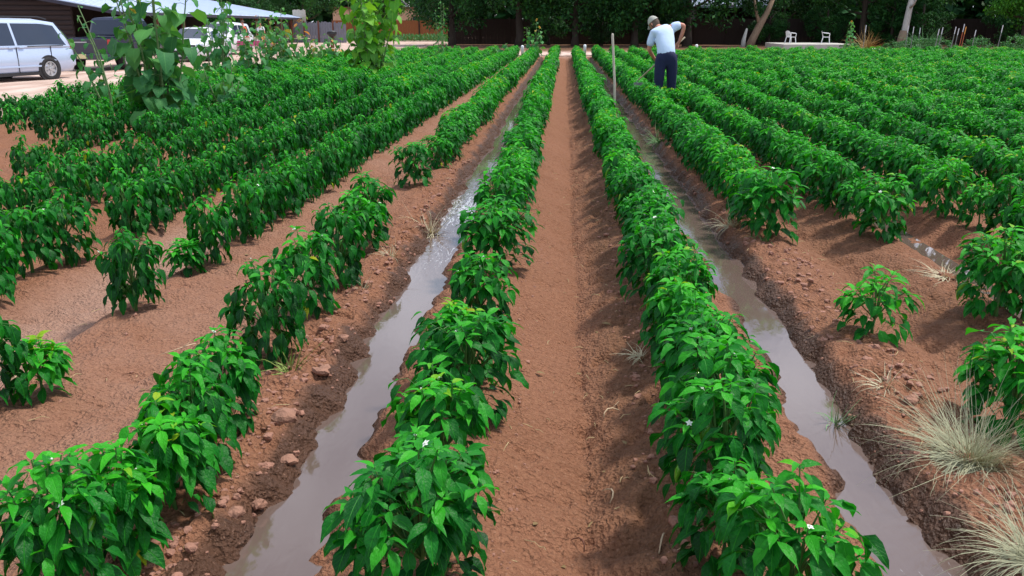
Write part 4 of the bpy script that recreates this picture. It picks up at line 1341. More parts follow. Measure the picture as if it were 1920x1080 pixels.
def barn():
    x0, y0, x1, y1 = -20.4, 41.5, -24.3, 84.0      # eave corner near, eave corner far
    ev = Vector((x1 - x0, y1 - y0, 0)); L = ev.length; ang = math.atan2(ev.y, ev.x)
    t = thing('market_barn', 'long open sided barn with white metal roof behind the parked vehicles', 'barn', (x0, y0, 0), ang)
    # local: x along the eave away from the viewer, +y away from the field
    zE, W, rise = 2.18, 9.0, 1.65
    mb = MB()
    mb.quad((-.6, -.3, zE - .03), (L, -.3, zE - .03), (L, W, zE + rise), (-.6, W, zE + rise), .05)
    mb.quad((-.6, W, zE + rise), (L, W, zE + rise), (L, 2 * W, zE), (-.6, 2 * W, zE), .05)
    for k in range(int(L / 1.2)):
        x = -.4 + k * 1.2
        mb.quad((x, -.3, zE + .01), (x + .06, -.3, zE + .01), (x + .06, W, zE + rise + .04), (x, W, zE + rise + .04), .03)
    mb.build('roof', M_ROOF, t)
    mb = MB(); mb.box((L / 2 - .3, -.33, zE - .12), (L + .6, .05, .16)); mb.build('fascia', M_FASCIA, t)
    mb = MB()
    mb.quad((-.63, -.3, zE - .22), (-.63, W, zE + rise - .19), (-.63, W, zE + rise - .04), (-.63, -.3, zE - .07), .05)
    mb.quad((-.63, 2 * W, zE - .22), (-.63, W, zE + rise - .19), (-.63, W, zE + rise - .04), (-.63, 2 * W, zE - .07), .05)
    mb.build('bargeboard', M_FASCIA, t)
    # log gable wall facing the viewer
    mb = MB()
    for k in range(16):
        z = .12 + k * .22
        yb = 2.3 if z < 2.2 else max(2.3, (z - zE + .15) / rise * W)
        ye = 2 * W - (1.2 if z < 2.2 else (z - zE + .15) / rise * W)
        if ye - yb > .4:
            mb.tube([(-.02, yb, z), (-.02, ye, z)], .125, 8)
    mb.build('log_wall', M_LOG, t)
    mb = MB(); mb.box((L / 2, W, 1.6), (L - .4, .1, 3.2)); mb.build('back_wall', M_DARKWOOD, t)
    k = 0; x = .2
    while x < L:
        mb = MB(); mb.box((x, 0, (zE - .05) / 2), (.16, .16, zE - .05)); mb.build('post', M_POST, t)
        x += 4.2


barn()

# ------------------------------------------------------------ people, table and produce at the stand
M_ORANGE = simple('orange_red_cotton', (.75, .12, .05), .85, var=.1)
M_WHITEC = simple('white_cotton', (.75, .76, .80), .85, var=.05)
M_CLOTH2 = simple('blue_grey_trousers', (.10, .12, .2), .85, var=.2)
M_RTOM = simple('red_produce', (.62, .05, .03), .35, var=.2)
M_CRATE = simple('pale_crate_wood', (.5, .42, .3), .85, var=.2, scale=10)


def bystander(label, loc, rz, shirt, sit=False):
    t = thing('person', label, 'person', loc, rz)
    j = [(0, 0, .98, .12), (0, 0, 1.15, .11), (0, .0, 1.32, .13), (0, 0, 1.43, .10), (0, .01, 1.52, .05), (0, .02, 1.60, .07), (0, .02, 1.70, .075)]
    e = [(i, i + 1) for i in range(6)]
    for s in (-1, 1):
        n = len(j)
        j += [(s * .17, 0, 1.40, .055), (s * .23, -.02, 1.12, .042), (s * .20, .16, .95, .032), (s * .19, .22, .91, .03)]
        e += [(3, n), (n, n + 1), (n + 1, n + 2), (n + 2, n + 3)]
        n = len(j)
        j += [(s * .09, 0, .90, .09), (s * .10, .01, .48, .06), (s * .10, -.01, .09, .04), (s * .11, .12, .04, .035)]
        e += [(0, n), (n, n + 1), (n + 1, n + 2), (n + 2, n + 3)]
    skinned('body', j, e, M_SKIN, t, 1)
    tj = [(0, 0, 1.0, .15), (0, 0, 1.2, .145), (0, 0, 1.36, .16), (0, 0, 1.45, .08), (-.17, 0, 1.40, .075), (-.21, -.01, 1.22, .066), (.17, 0, 1.40, .075), (.21, -.01, 1.22, .066)]
    skinned('shirt', tj, [(0, 1), (1, 2), (2, 3), (2, 4), (4, 5), (2, 6), (6, 7)], shirt, t, 1)
    skinned('trousers', [(0, 0, .97, .13), (-.09, 0, .88, .10), (-.1, .01, .48, .075), (-.1, 0, .12, .06), (.09, 0, .88, .10), (.1, .01, .48, .075), (.1, 0, .12, .06)], [(0, 1), (1, 2), (2, 3), (0, 4), (4, 5), (5, 6)], M_CLOTH2, t, 1)
    mb = MB(); mb.lathe([(.085, 0), (.086, .03), (.06, .075), (.01, .09)], 14, (0, -.005, 1.70)); mb.build('hair', M_HAIR, t, True)
    return t


bystander('person with a red face and white shirt standing under the barn eave', (-17.0, 50.5, 0), math.radians(180), M_WHITEC)
bystander('person in an orange red shirt standing left of the one in white', (-17.55, 49.3, 0), math.radians(150), M_ORANGE)


def table(label, x, y, rz, top, n=5, cloth=None):
    t = thing('produce_table', label, 'table', (x, y, 0), rz)
    mb = MB(); mb.box((0, 0, .74), (1.8, .8, .04)); mb.build('table_top', top, t, bevel=.005)
    for sx in (-1, 1):
        for sy in (-1, 1):
            mb = MB(); mb.box((sx * .82, sy * .34, .36), (.05, .05, .72)); mb.build('leg', M_GREYWOOD, t)
    if cloth:
        mb = MB(); mb.box((0, -.405, .62), (1.82, .012, .26)); mb.build('skirt', cloth, t)
    return t


def basket(label, x, y, z, mat, seed):
    t = thing('produce_basket', label, 'basket', (x, y, z), 0, 'baskets of produce on the tables')
    mb = MB(); mb.lathe([(.13, 0), (.18, .14), (.19, .15), (.17, .13), (.12, .02)], 14); mb.build('basket', M_CRATE, t)
    rg = random.Random(seed)
    for k in range(9):
        a = rg.uniform(0, TAU); r = rg.uniform(0, .12)
        mb = MB(); mb.lathe([(.01, -.04), (.035, -.02), (.042, 0), (.035, .025), (.01, .04)], 10, (r * math.cos(a), r * math.sin(a), .14 + rg.uniform(0, .05))); mb.build('vegetable', mat, t, True)


table('long white produce table behind the many stemmed sunflower', -16.5, 48.2, .1, M_WHITEC, cloth=simple('magenta_cloth', (.5, .08, .2), .8))
table('wooden produce table near the far end of the barn', -16.6, 55.5, .05, M_CRATE)
basket('basket of red tomatoes on the left end of the white table', -17.0, 48.2, .762, M_RTOM, 1)
basket('basket of green peppers in the middle of the white table', -16.45, 48.25, .762, M_POD, 2)
basket('basket of orange produce on the right end of the white table', -15.95, 48.25, .762, simple('orange_produce', (.8, .25, .03), .5), 3)
basket('basket of red produce on the far wooden table', -16.9, 55.5, .762, M_RTOM, 4)
basket('basket of green produce on the far wooden table', -16.3, 55.5, .762, M_POD, 5)

# kettle on a brown post
t = thing('barbecue_kettle', 'black round kettle on a brown post beside the grey fence', 'barbecue', (-15.9, 62.0, 0))
mb = MB(); mb.lathe([(.05, .72), (.25, .8), (.34, .95), (.34, 1.03)], 20); mb.build('bowl', M_BLACKPL, t, True)
mb = MB(); mb.lathe([(.35, 1.035), (.30, 1.10), (.15, 1.17), (.02, 1.19)], 20); mb.build('lid', M_BLACKPL, t, True)
mb = MB(); mb.lathe([(.13, 0), (.12, .72)], 14); mb.build('post', M_POST, t, True)


def board_fence(name, label, x0, y0, x1, y1, h, mat, postmat, bw=.14, gap=.012, jag=.0, seed=1, post_every=2.4, cap=.0):
    d = Vector((x1 - x0, y1 - y0, 0)); L = d.length
    t = thing(name, label, 'fence', (x0, y0, 0), math.atan2(d.y, d.x))
    rg = random.Random(seed); mb = MB(); x = 0
    while x < L:
        hh = h + rg.uniform(-jag, jag)
        mb.box((x + bw / 2, .012 * (len(mb.v) // 8 % 2), hh / 2), (bw + .01 - gap, .010, hh)); x += bw
    mb.build('boards', mat, t)
    mb = MB()
    for z in (.35, h - .3): mb.box((L / 2, .035, z), (L, .045, .09))
    mb.build('rails', mat, t)
    x = 0
    while x < L + .1:
        mb = MB(); mb.box((x, -.055, (h + .12) / 2), (.11, .08, h + .12)); mb.build('post', postmat, t); x += post_every
    return t


board_fence('board_fence', 'dark brown board fence along the far side under the trees', -9.5, 75.0, 41.0, 73.6, 2.0, M_DARKWOOD, M_DARKWOOD, .15, seed=2, post_every=2.5)
board_fence('board_fence', 'rust brown board fence lit by the sun behind the yellow green plant', -23.5, 92.0, -9.8, 90.0, 1.95, M_RUSTFENCE, M_DARKWOOD, .14, seed=3, post_every=4.6)
board_fence('picket_fence', 'blue grey picket fence with brown posts right of the barn', -25.5, 80.0, -19.0, 79.0, 1.75, M_GREYWOOD, M_POST, .12, .02, .08, seed=4, post_every=1.35)
# tall pale boards standing behind the picket fence
t = thing('plank_gate', 'tall pale weathered plank gate rising behind the picket fence', 'gate', (-24.6, 82.5, 0), -.05)
rg = random.Random(3); mb = MB()
for k in range(9): mb.box((k * .135, 0, 1.42 + rg.uniform(-.05, .05)), (.115, .03, 2.85))
mb.build('planks', M_POLE, t); mb = MB(); mb.box((.54, .03, 2.3), (1.25, .03, .1)); mb.box((.54, .03, .6), (1.25, .03, .1)); mb.build('battens', M_POLE, t)

# adobe house glimpsed behind the rust brown fence
M_ADOBE = simple('tan_adobe', (.50, .33, .22), .95, var=.25, scale=1.5, bump=.3)
t = thing('adobe_house', 'tan adobe house glimpsed between branches above the rust brown fence', 'house', (-22.5, 118, 0))
mb = MB(); mb.box((0, 0, 1.7), (13, 8, 3.4)); mb.build('wall', M_ADOBE, t, bevel=.1)
mb = MB(); mb.box((0, 0, 3.52), (13.4, 8.4, .24)); mb.build('roof', M_POST, t)
mb = MB(); mb.box((2.4, -2, 4.3), (.9, .9, 1.6)); mb.build('chimney', M_WHITEC, t, bevel=.04)
for x in (-4, 0.2, 4.2):
    mb = MB(); mb.box((x, -4.0, 1.9), (1.2, .06, 1.1)); w = mb.build('window', M_GLASS, t)
    mb = MB(); mb.box((x, -4.04, 2.5), (1.4, .06, .12)); mb.box((x, -4.04, 1.3), (1.4, .06, .12)); mb.build('frame', M_POST, w)

# shed behind the fence at right
M_TIN = simple('grey_blue_tin', (.22, .26, .32), .5, metal=.3, var=.2, scale=6, stretch=(8, 1, 1))
t = thing('open_shed', 'dark open fronted shed with grey tin roof left of the leaning trunk', 'shed', (14.4, 80, 0), .02)
mb = MB(); mb.quad((-3.6, -1.0, 3.05), (3.4, -1.0, 3.05), (3.4, 3.4, 4.0), (-3.6, 3.4, 4.0), .06); mb.build('roof', M_TIN, t)
mb = MB(); mb.box((-.1, -1.04, 2.98), (7.0, .04, .13)); mb.build('fascia', M_TIN, t)
mb = MB(); mb.box((0, 3.2, 1.75), (6.4, .08, 3.5)); mb.box((-3.3, 1.1, 1.6), (.08, 4.2, 3.1)); mb.box((3.2, 1.1, 1.6), (.08, 4.2, 3.1)); mb.build('wall', M_DARKWOOD, t)
for x in (-3.2, 0, 3.1):
    mb = MB(); mb.box((x, -.8, 1.5), (.14, .14, 3.0)); mb.build('post', M_DARKWOOD, t)
mb = MB(); mb.lathe([(.42, 0), (.36, .12), (.22, .21), (.03, .25)], 18, (-.35, -.75, 3.10)); mb.build('roof_dome', M_WHITEPL, t, True)

# ------------------------------------------------------------ slab, chairs, boards, posts
M_CONC = simple('pale_concrete', (.52, .49, .44), .9, var=.15, scale=3, bump=.2)
mb = MB(); mb.box((16.7, 63.6, .15), (4.6, 5.6, .36)); tag(mb.build('concrete_slab', M_CONC, None, bevel=.03), 'low pale concrete slab carrying the two white chairs', 'slab')
mb = MB(); mb.box((0, 0, 0), (1.5, .3, .05)); o = mb.build('loose_board', M_CONC, None, bevel=.01); o.location = (19.1, 55.5, .12); o.rotation_euler = (.2, .05, -.5)
tag(o, 'short pale board lying beyond the field right of the sunflower bloom', 'board')


def chair(label, x, y, z, rz):
    t = thing('plastic_chair', label, 'chair', (x, y, z), rz, 'white plastic garden chairs on the slab')
    mb = MB(); mb.box((0, 0, .42), (.48, .46, .035)); mb.build('seat', M_WHITEPL, t, bevel=.012)
    vs, fs = [], []
    n = 12
    for q in range(2):
        for k in range(5):
            v = k / 4
            for i in range(n + 1):
                a = (i / n - .5) * 2
                hh = .44 + v * (.40 - .10 * a * a)
                vs.append((a * .25, .22 + .09 * v - .05 * a * a + q * .018, hh))
    m = n + 1
    for q in range(2):
        for k in range(4):
            for i in range(n):
                if k in (1, 2) and i in (2, 5, 8) : continue
                a = q * 5 * m + k * m + i
                fs.append((a, a + 1, a + m + 1, a + m) if q == 0 else (a + m, a + m + 1, a + 1, a))
    mb = MB(); mb.add(vs, fs); mb.build('backrest', M_WHITEPL, t, True)
    for s in (-1, 1):
        mb = MB(); mb.tube([(s * .25, -.20, .42), (s * .27, -.22, .64), (s * .28, -.12, .67), (s * .28, .12, .69), (s * .25, .25, .72)], [.022, .022, .028, .026, .02], 8); mb.build('armrest', M_WHITEPL, t, True)
        mb = MB(); mb.tube([(s * .22, -.20, .42), (s * .26, -.25, 0)], [.03, .022], 8); mb.build('leg', M_WHITEPL, t)
        mb = MB(); mb.tube([(s * .21, .20, .42), (s * .25, .28, 0)], [.03, .022], 8); mb.build('leg', M_WHITEPL, t)


chair('white plastic chair on the slab, nearer the leaning trunk, facing right', 15.35, 63.0, .332, math.radians(115))
chair('white plastic chair on the slab, nearer the yellow bloom, facing right', 17.7, 63.0, .332, math.radians(75))

M_TPOST = simple('green_grey_post', (.16, .18, .17), .7, var=.2)
M_TIP = simple('pale_post_tip', (.55, .58, .62), .6, var=.1)
M_RUST = simple('rusty_post', (.32, .09, .04), .85, var=.3)
M_ORTIP = simple('orange_tip', (.65, .28, .05), .7, var=.1)
POSTS = [(1612, 47, 52, 0), (1688, 48, 53, 0), (1698, 50, 53, 0), (1710, 52, 54, 0), (1744, 54, 50, 0), (1750, 51, 50, 0), (1773, 50, 50, 0), (1779, 53, 50, 0), (1787, 45, 49, 1), (1791, 50, 49, 2), (1810, 56, 50, 0), (1856, 47, 51, 0), (1912, 47, 49, 0)]
wordp = ['single grey fence post nearest the single yellow bloom', 'grey fence post just right of the white trunk', 'second grey fence post right of the white trunk', 'third grey fence post right of the white trunk',
         'short grey fence post left of the clustered posts', 'grey fence post left of the clustered posts, taller of its pair', 'grey slanting fence post two left of the rusty post', 'grey fence post with pale tip next left of the rusty post',
         'tallest rusty red fence post with pale tip', 'rusty fence post with orange tip beside the tallest one', 'grey fence post standing alone right of the rusty pair', 'grey fence post under the bright green foliage', 'rightmost grey fence post beside the bright green foliage']
for (px, py, Y, k), lb in zip(POSTS, wordp):
    X = (px - 1058) / 1650 * .958 * Y
    ztop = EYE - (py - 45) * Y / 1800
    lean = .10 if px > 1730 else .03
    t = thing('fence_post', lb, 'post', (X - lean * 1.3, Y, 0), 0, 'thin fence posts in the right background')
    mb = MB(); mb.tube([(0, 0, -.05), (lean * ztop * .75, 0, ztop * .75)], .019, 6); mb.build('shaft', (M_TPOST, M_RUST, M_RUST)[k], t)
    mb = MB(); mb.tube([(lean * ztop * .75, 0, ztop * .75), (lean * ztop, 0, ztop)], .021, 6); mb.build('tip', (M_TIP, M_TIP, M_ORTIP)[k], t)
for x, y, lb in ((1.05, 45.8, 'small white marker at far end of the first row right of the bare furrow'), (6.7, 46.6, 'small white marker at the far field edge right of the bent man'), (-2.0, 44.0, 'small white marker beside the far sunflower with orange blooms')):
    mb = MB(); mb.lathe([(.06, 0), (.07, .5), (.075, .58), (.03, .62)], 12); o = mb.build('row_marker', M_WHITEPL, None, True); o.location = (x, y, 0); tag(o, lb, 'marker')

# ------------------------------------------------------------ trees
def crown_mesh(name, seed, R, Ht, z0, n_clump, per, ls, mat, hang=0):
    rg = np.random.default_rng(seed)
    c = []
    while len(c) < n_clump:
        p = rg.uniform(-1, 1, 3)
        r = np.linalg.norm(p)
        if r < 1 and (r > .45 or rg.random() < .3): c.append(p)
    c = np.array(c)
    cr = rg.uniform(.6, 1.25, n_clump)
    P = []; T = []
    for k in range(n_clump):
        q = rg.normal(0, 1, (per, 3)); q /= np.linalg.norm(q, axis=1)[:, None]; q *= (rg.random((per, 1)) ** .45)
        q *= np.array([1, 1, .7]) * R * .24 * cr[k]
        ctr = c[k] * np.array([R, R, Ht / 2]) + np.array([0, 0, z0 + Ht / 2])
        if hang and c[k][2] < 0: q[:, 2] *= 1 + hang
        P.append(ctr + q); T.append(np.clip(rg.normal(.45, .1) + rg.normal(0, .16, per), 0, 1))
    P = np.concatenate(P); T = np.concatenate(T); n = len(P)
    A = rg.uniform(0, TAU, n); a0 = rg.uniform(-.9, .5, n); L = rg.uniform(.7, 1.3, n) * ls
    g = leaf_geo(P, A, a0, a0 - .6, L, L * rg.uniform(.45, .7, n), 1, rg.uniform(-.8, .8, n), .2, T)
    return leaf_mesh(name, [g], mat)


def trunk_mesh(seed, H, r, lean=(0, 0), mat=M_BARK, branches=7, spread=2.5):
    rg = random.Random(seed); mb = MB()
    pts = []; rr = []
    for k in range(8):
        v = k / 7
        pts.append((lean[0] * v + rg.uniform(-.06, .06) * (k > 0), lean[1] * v + rg.uniform(-.06, .06) * (k > 0), H * v - .1)); rr.append(r * (1.35 if k == 0 else 1 - .55 * v))
    mb.tube(pts, rr, 10)
    for b in range(branches):
        k = rg.randrange(3, 8); a = rg.uniform(0, TAU); l = rg.uniform(.5, 1) * spread
        p = Vector(pts[k]); q = p + Vector((math.cos(a) * l, math.sin(a) * l, l * rg.uniform(.4, .9)))
        mb.tube([tuple(p), tuple((p + q) / 2 + Vector((0, 0, -.12 * l))), tuple(q)], [rr[k] * .55, rr[k] * .35, rr[k] * .12], 7)
    return make_mesh('trunk', mb.v, mb.f, mat, True)


CROWNS = [crown_mesh('crown', 40 + k, 4.6, 9.0, 1.7, 75, 150, .30, M_TREE, hang=.5) for k in range(4)]
CROWN_LOW = [crown_mesh('crown', 50 + k, 3.4, 6.6, .5, 60, 150, .26, M_TREE, hang=.3) for k in range(2)]
CROWN_LT = crown_mesh('crown', 60, 3.2, 5.5, 1.9, 55, 150, .24, M_TREE2, hang=.5)
TRUNKS = [trunk_mesh(70 + k, 5.5, .28) for k in range(4)]
M_PALEBARK = simple('pale_peeling_bark', (.52, .50, .46), .9, var=.45, scale=5, bump=.6, stretch=(3, 3, .8))
M_TANBARK = simple('split_tan_bark', (.26, .18, .12), .9, var=.6, scale=6, bump=.8, stretch=(3, 3, .6))

# (x, y, kind, rz, scale, label)
TREES = [(-42, 84, 0, 'far left dark tree rising above the barn'),
         (-34, 92, 1, 'dark tree behind the middle of the barn roof'),
         (-27.5, 96, 2, 'dark tree just beyond the far end of the barn'),
         (-20.5, 104, 5, 'light green tree over the rust brown fence'),
         (-13.2, 98, 3, 'dark tree at the right end of the rust brown fence'),
         (-8.6, 70, 0, 'dark spreading tree left of the central rows'),
         (-3.4, 69, 1, 'dark spreading tree straight beyond the central rows'),
         (.8, 68.5, 2, 'dark tree with hanging boughs over the brown fence, beyond the wooden pole'),
         (5.2, 68, 3, 'dark tree whose boughs hang behind the bent man'),
         (9.2, 69.0, 0, 'dark tree between the bent man and the open shed'),
         (18.0, 77, 1, 'dark tree behind the leaning trunk'),
         (22.6, 71.0, 2, 'dark tree with black trunk between the two white chairs'),
         (27.2, 73.5, 3, 'dark tree behind the single sunflower bloom'),
         (35.5, 71.0, 0, 'dark tree right of the white trunk'),
         (41.5, 74.0, 1, 'dark tree behind the thin fence posts'),
         (48.5, 78.0, 2, 'dark tree at the far right edge')]
for n, (x, y, k, lb) in enumerate(TREES):
    t = thing('tree', lb, 'tree', (x, y, 0), n * 1.7, 'trees beyond the field')
    s = 1 + .12 * math.sin(n * 2.3); t.scale = (s, s, s)
    cr_ = link_mesh('crown', CROWN_LT if k == 5 else CROWNS[k], t); cr_.location.z = -.35 if -10 < x < 10 else 0; link_mesh('trunk', TRUNKS[k % 4], t)
# bushes under and between them
for n, (x, y, k, s, lb) in enumerate([(-30, 86, 0, .7, 'dark bush beyond the barn'), (26.0, 68.5, 0, .55, 'dark bush left of the white trunk'), (33.0, 69.0, 1, .6, 'dark bush right of the white trunk'),
                                       (39.0, 68.0, 0, .62, 'dark bush behind the rusty posts'), (45.5, 66.0, 1, .7, 'dark bush at the far right'), (14.0, 90, 1, .8, 'dark tree crown above the open shed roof'), (24.3, 69.5, 1, .5, 'dark bush behind the right white chair'), (20.2, 72.0, 0, .5, 'dark bush against the fence between the two white chairs'), (15.9, 72.2, 1, .42, 'dark bush against the fence just right of the leaning trunk'), (-1.2, 72.0, 1, .45, 'dark bush against the fence beyond the orange bloomed sunflower'), (2.9, 72.0, 0, .5, 'dark bush against the fence beyond the first right row'), (6.6, 72.0, 1, .45, 'dark bush against the fence beyond the wooden pole')]):
    t = thing('bush', lb, 'bush', (x, y, 0), n * 2.1, 'dark bushes beyond the field'); t.scale = (s, s, s)
    link_mesh('foliage', CROWN_LOW[k], t); link_mesh('stem', TRUNKS[k], t)
t = thing('tree', 'bright green tree leaning in at the upper right behind the posts', 'tree', (30.2, 62.0, 0), .4); t.scale = (.85, .85, .85)
link_mesh('crown', CROWN_LT, t); link_mesh('trunk', TRUNKS[2], t)
t = thing('tree', 'tree with pale peeling upper trunk and brown foot right of the chairs', 'tree', (24.2, 67.0, 0))
link_mesh('trunk', trunk_mesh(80, 6.5, .27, (.6, 0), M_PALEBARK, 4), t)
mb = MB(); mb.tube([(-.1, 0, -.1), (-.02, 0, .5), (.03, 0, 1.15)], [.42, .33, .25], 12); mb.build('bark_foot', M_TANBARK, t, True)
o = link_mesh('crown', CROWN_LOW[0], t); o.location = (.9, .6, 4.2); o.scale = (.65, .65, .65)
t = thing('tree', 'leaning tree with split tan trunk beside the brown fence', 'tree', (13.6, 68.0, 0))
mb = MB(); mb.tube([(0, 0, -.1), (.25, 0, .6), (.65, 0, 1.5), (1.15, 0, 2.5), (1.6, .2, 3.6)], [.34, .27, .26, .20, .13], 10)
mb.tube([(.65, 0, 1.5), (.3, 0, 2.6), (.1, .2, 3.6)], [.15, .11, .07], 8); mb.build('trunk', M_TANBARK, t, True)
mb = MB(); mb.tube([(-.45, 0, -.1), (-.42, 0, .5), (-.25, 0, 1.3)], [.20, .15, .07], 8); mb.build('broken_stub', M_PALEBARK, t, True)
o = link_mesh('crown', CROWN_LOW[1], t); o.location = (1.0, .8, 1.9); o.scale = (.55, .55, .7)

# low weedy growth along the far right margin
M_WEED = leaf_mat('weed_leaf', (.015, .08, .02), (.03, .16, .035), (.08, .28, .05), rough=.6, trans=.25, veins=False)
WB = [crown_mesh('weed', 90 + k, .9, 1.0, .0, 30, 60, .10, M_WEED) for k in range(2)]
for n, (x, y, s, lb) in enumerate([(18.5, 52.5, .75, 'dark round weedy bush beside the loose board'), (20.1, 54.0, 1.0, 'weedy bush below the first fence posts'), (21.2, 53.0, .95, 'weedy bush left of the clustered posts'), (17.0, 47.2, .5, 'small weedy bush at the far field corner'),
                                    (22.9, 52.0, 1.0, 'weedy bush right of the rusty posts'), (16.2, 52.8, .7, 'leafy bush at the foot of the single sunflower bloom'), (25.8, 53.5, 1.1, 'weedy bush at the far right margin')]):
    t = tag(link_mesh('weedy_bush', WB[n % 2]), lb, 'bush', 'weedy bushes along the far right margin'); t.location = (x, y, 0); t.scale = (s, s, s * .9); t.rotation_euler = (0, 0, n * 1.3)

# far woods closing the view
rg = np.random.default_rng(5)
n = 34000
xx = rg.uniform(-110, 130, n); yy = 126 + rg.uniform(0, 14, n) + 6 * np.sin(xx * .15)
hh = rg.uniform(0, 1, n) ** .9 * (9 + 3 * vnoise(xx * .12, xx * 0, 3))
P = np.stack([xx, yy, hh], -1)
A = rg.uniform(0, TAU, n); a0 = rg.uniform(-.8, .6, n); L = rg.uniform(1.3, 2.3, n)
o = link_mesh('far_woods', leaf_mesh('far_woods', [leaf_geo(P, A, a0, a0 - .5, L, L * .75, 1, rg.uniform(-.8, .8, n), .2, np.clip(rg.normal(.3, .15, n), 0, 1))], M_TREE))
tag(o, 'dark continuous woods closing the view behind the trees', 'woods', kind='stuff')

# ------------------------------------------------------------ dry grass clumps, straw, clods
def grass_tuft(name, label, x, y, n, L, mat, seed, spread=1.0, up=.2, group=None, w=.004, squash=1.0, cat='grass clump', z=None):
    rg = np.random.default_rng(seed)
    A = rg.uniform(0, TAU, n); th = rg.uniform(0, 1, n) ** .6
    r0 = .11 * L / .4 * rg.random(n)
    P = np.stack([r0 * np.cos(A), r0 * np.sin(A), np.zeros(n)], -1)
    drift = rg.normal(0, 1.0, n); kink = rg.normal(0, .55, n)
    el = up + (1.5 - up) * (1 - th * spread) ** 1.0
    V, Fs, off = [], [], 0
    LL = L * rg.uniform(.3, 1.25, n)
    ts = np.linspace(0, 1, 6)
    cen = P.copy(); vs = []
    sd_ = np.stack([-np.sin(A), np.cos(A), np.zeros(n)], -1)
    for i, t in enumerate(ts):
        e = el - (1.3 * th + .5 + kink) * t * th ** .4
        A2 = A + drift * t
        d = np.stack([np.cos(A2) * np.cos(e), np.sin(A2) * np.cos(e), np.sin(e) * squash], -1)
        if i: cen = cen + d * (LL / 5)[:, None]
        ww = w * (1 - .8 * t)
        vs.append(cen + sd_ * ww); vs.append(cen - sd_ * ww + np.array([0, 0, ww * .8]))
    V = np.stack(vs, 1).reshape(-1, 3)
    F = []
    for k in range(n):
        b = k * 12
        for i in range(5): F.append((b + 2 * i, b + 2 * i + 1, b + 2 * i + 3, b + 2 * i + 2))
    me = make_mesh(name, V, F, mat)
    o = link_mesh(name, me); o.location = (x, y, gz(x, y) if z is None else z)
    return tag(o, label, cat, group)


M_DRYG = simple('pale_dry_grass', (.52, .46, .30), .8, var=.45, scale=14)
M_GREYG = simple('grey_green_grass', (.40, .40, .25), .8, var=.4, scale=14)
M_GG2 = simple('green_blade', (.16, .30, .12), .7, var=.3, scale=14)
GG = 'dry grass clumps on the channel banks'
grass_tuft('grass_clump', 'big round clump of pale dry grass on the right bank of right channel', 1.55, 3.06, 1000, .33, M_GREYG, 1, 1.0, .0, GG, .0013)
grass_tuft('grass_clump', 'pale dry grass clump at the lower right edge, below the big round one', 1.47, 2.42, 650, .26, M_GREYG, 2, 1.0, .0, GG, .0013)
grass_tuft('grass_clump', 'low straw coloured clump at the water edge above the big round clump', 1.47, 3.75, 90, .14, M_DRYG, 3, 1.0, .0, GG, .002)
grass_tuft('grass_clump', 'pale clump overhanging the foaming part of the left channel', -1.10, 7.15, 170, .30, M_DRYG, 4, 1.0, .1, GG, .0025)
grass_tuft('grass_clump', 'pale clump on the left channel bank beside the drooping plants', -1.20, 6.0, 70, .16, M_DRYG, 5, 1.0, .1, GG, .0022)
grass_tuft('grass_clump', 'straw tuft on the bank just below the first hedge of second right row', 1.38, 7.1, 110, .20, M_DRYG, 6, 1.0, .2, GG, .0025)
grass_tuft('grass_clump', 'flattened straw tuft left of the big dark plant at right', 2.55, 5.75, 120, .26, M_DRYG, 7, 1.0, .0, GG, .0025, .4)
grass_tuft('grass_clump', 'small straw tuft at the base of the first row right of bare furrow', .42, 4.30, 60, .12, M_DRYG, 8, 1.0, .1, GG, .002)
grass_tuft('green_grass_tuft', 'small green grass tuft growing in the right channel water', 1.22, 3.62, 26, .17, M_GG2, 9, .6, .5, None, .003, z=WATER_Z)
grass_tuft('green_grass_tuft', 'green grass blades under the lone lit plant on the right bank', 1.52, 6.55, 16, .2, M_STEM, 10, .7, .5, None, .003)
grass_tuft('wilted_weed', 'wilted yellow green weed drooping on the left bank', -1.28, 3.86, 60, .20, simple('wilted_green', (.22, .30, .06), .7, var=.3), 11, 1.0, .2, None, .004, cat='weed')
grass_tuft('grass_clump', 'low grey green tuft on the bank below the left lone plants', -1.22, 5.15, 60, .12, M_GREYG, 12, 1.0, .1, GG, .0022)
grass_tuft('tall_grass_clump', 'tan and green tall grass between the sunflower bloom and the white trunk', 18.7, 57.5, 260, 1.3, simple('tan_grass', (.36, .24, .08), .85, var=.5, scale=2), 13, .8, .4, None, .02)
grass_tuft('tall_grass_clump', 'upright green tall grass right of the white trunk', 21.6, 56.0, 240, 1.5, simple('tall_green_grass', (.07, .2, .06), .8, var=.4, scale=2), 14, .6, .6, None, .02)
grass_tuft('green_grass_tuft', 'green weeds at the water edge level with the wooden pole', 1.36, 12.6, 120, .3, M_STEM, 15, .9, .3, None, .004)
# green strip under the rust fence
rg = np.random.default_rng(8); n = 5000
P = np.stack([rg.uniform(-23, -9.5, n), rg.uniform(84.5, 88.8, n), rg.uniform(0, .55, n)], -1); A = rg.uniform(0, TAU, n); a0 = rg.uniform(.2, 1.4, n); L = rg.uniform(.15, .4, n)
o = link_mesh('grass', leaf_mesh('grass', [leaf_geo(P, A, a0, a0 - .6, L, L * .25, 1, None, .2, rg.uniform(.2, .7, n))], M_WEED)); tag(o, 'strip of green grass below the rust brown fence', 'grass', kind='stuff')

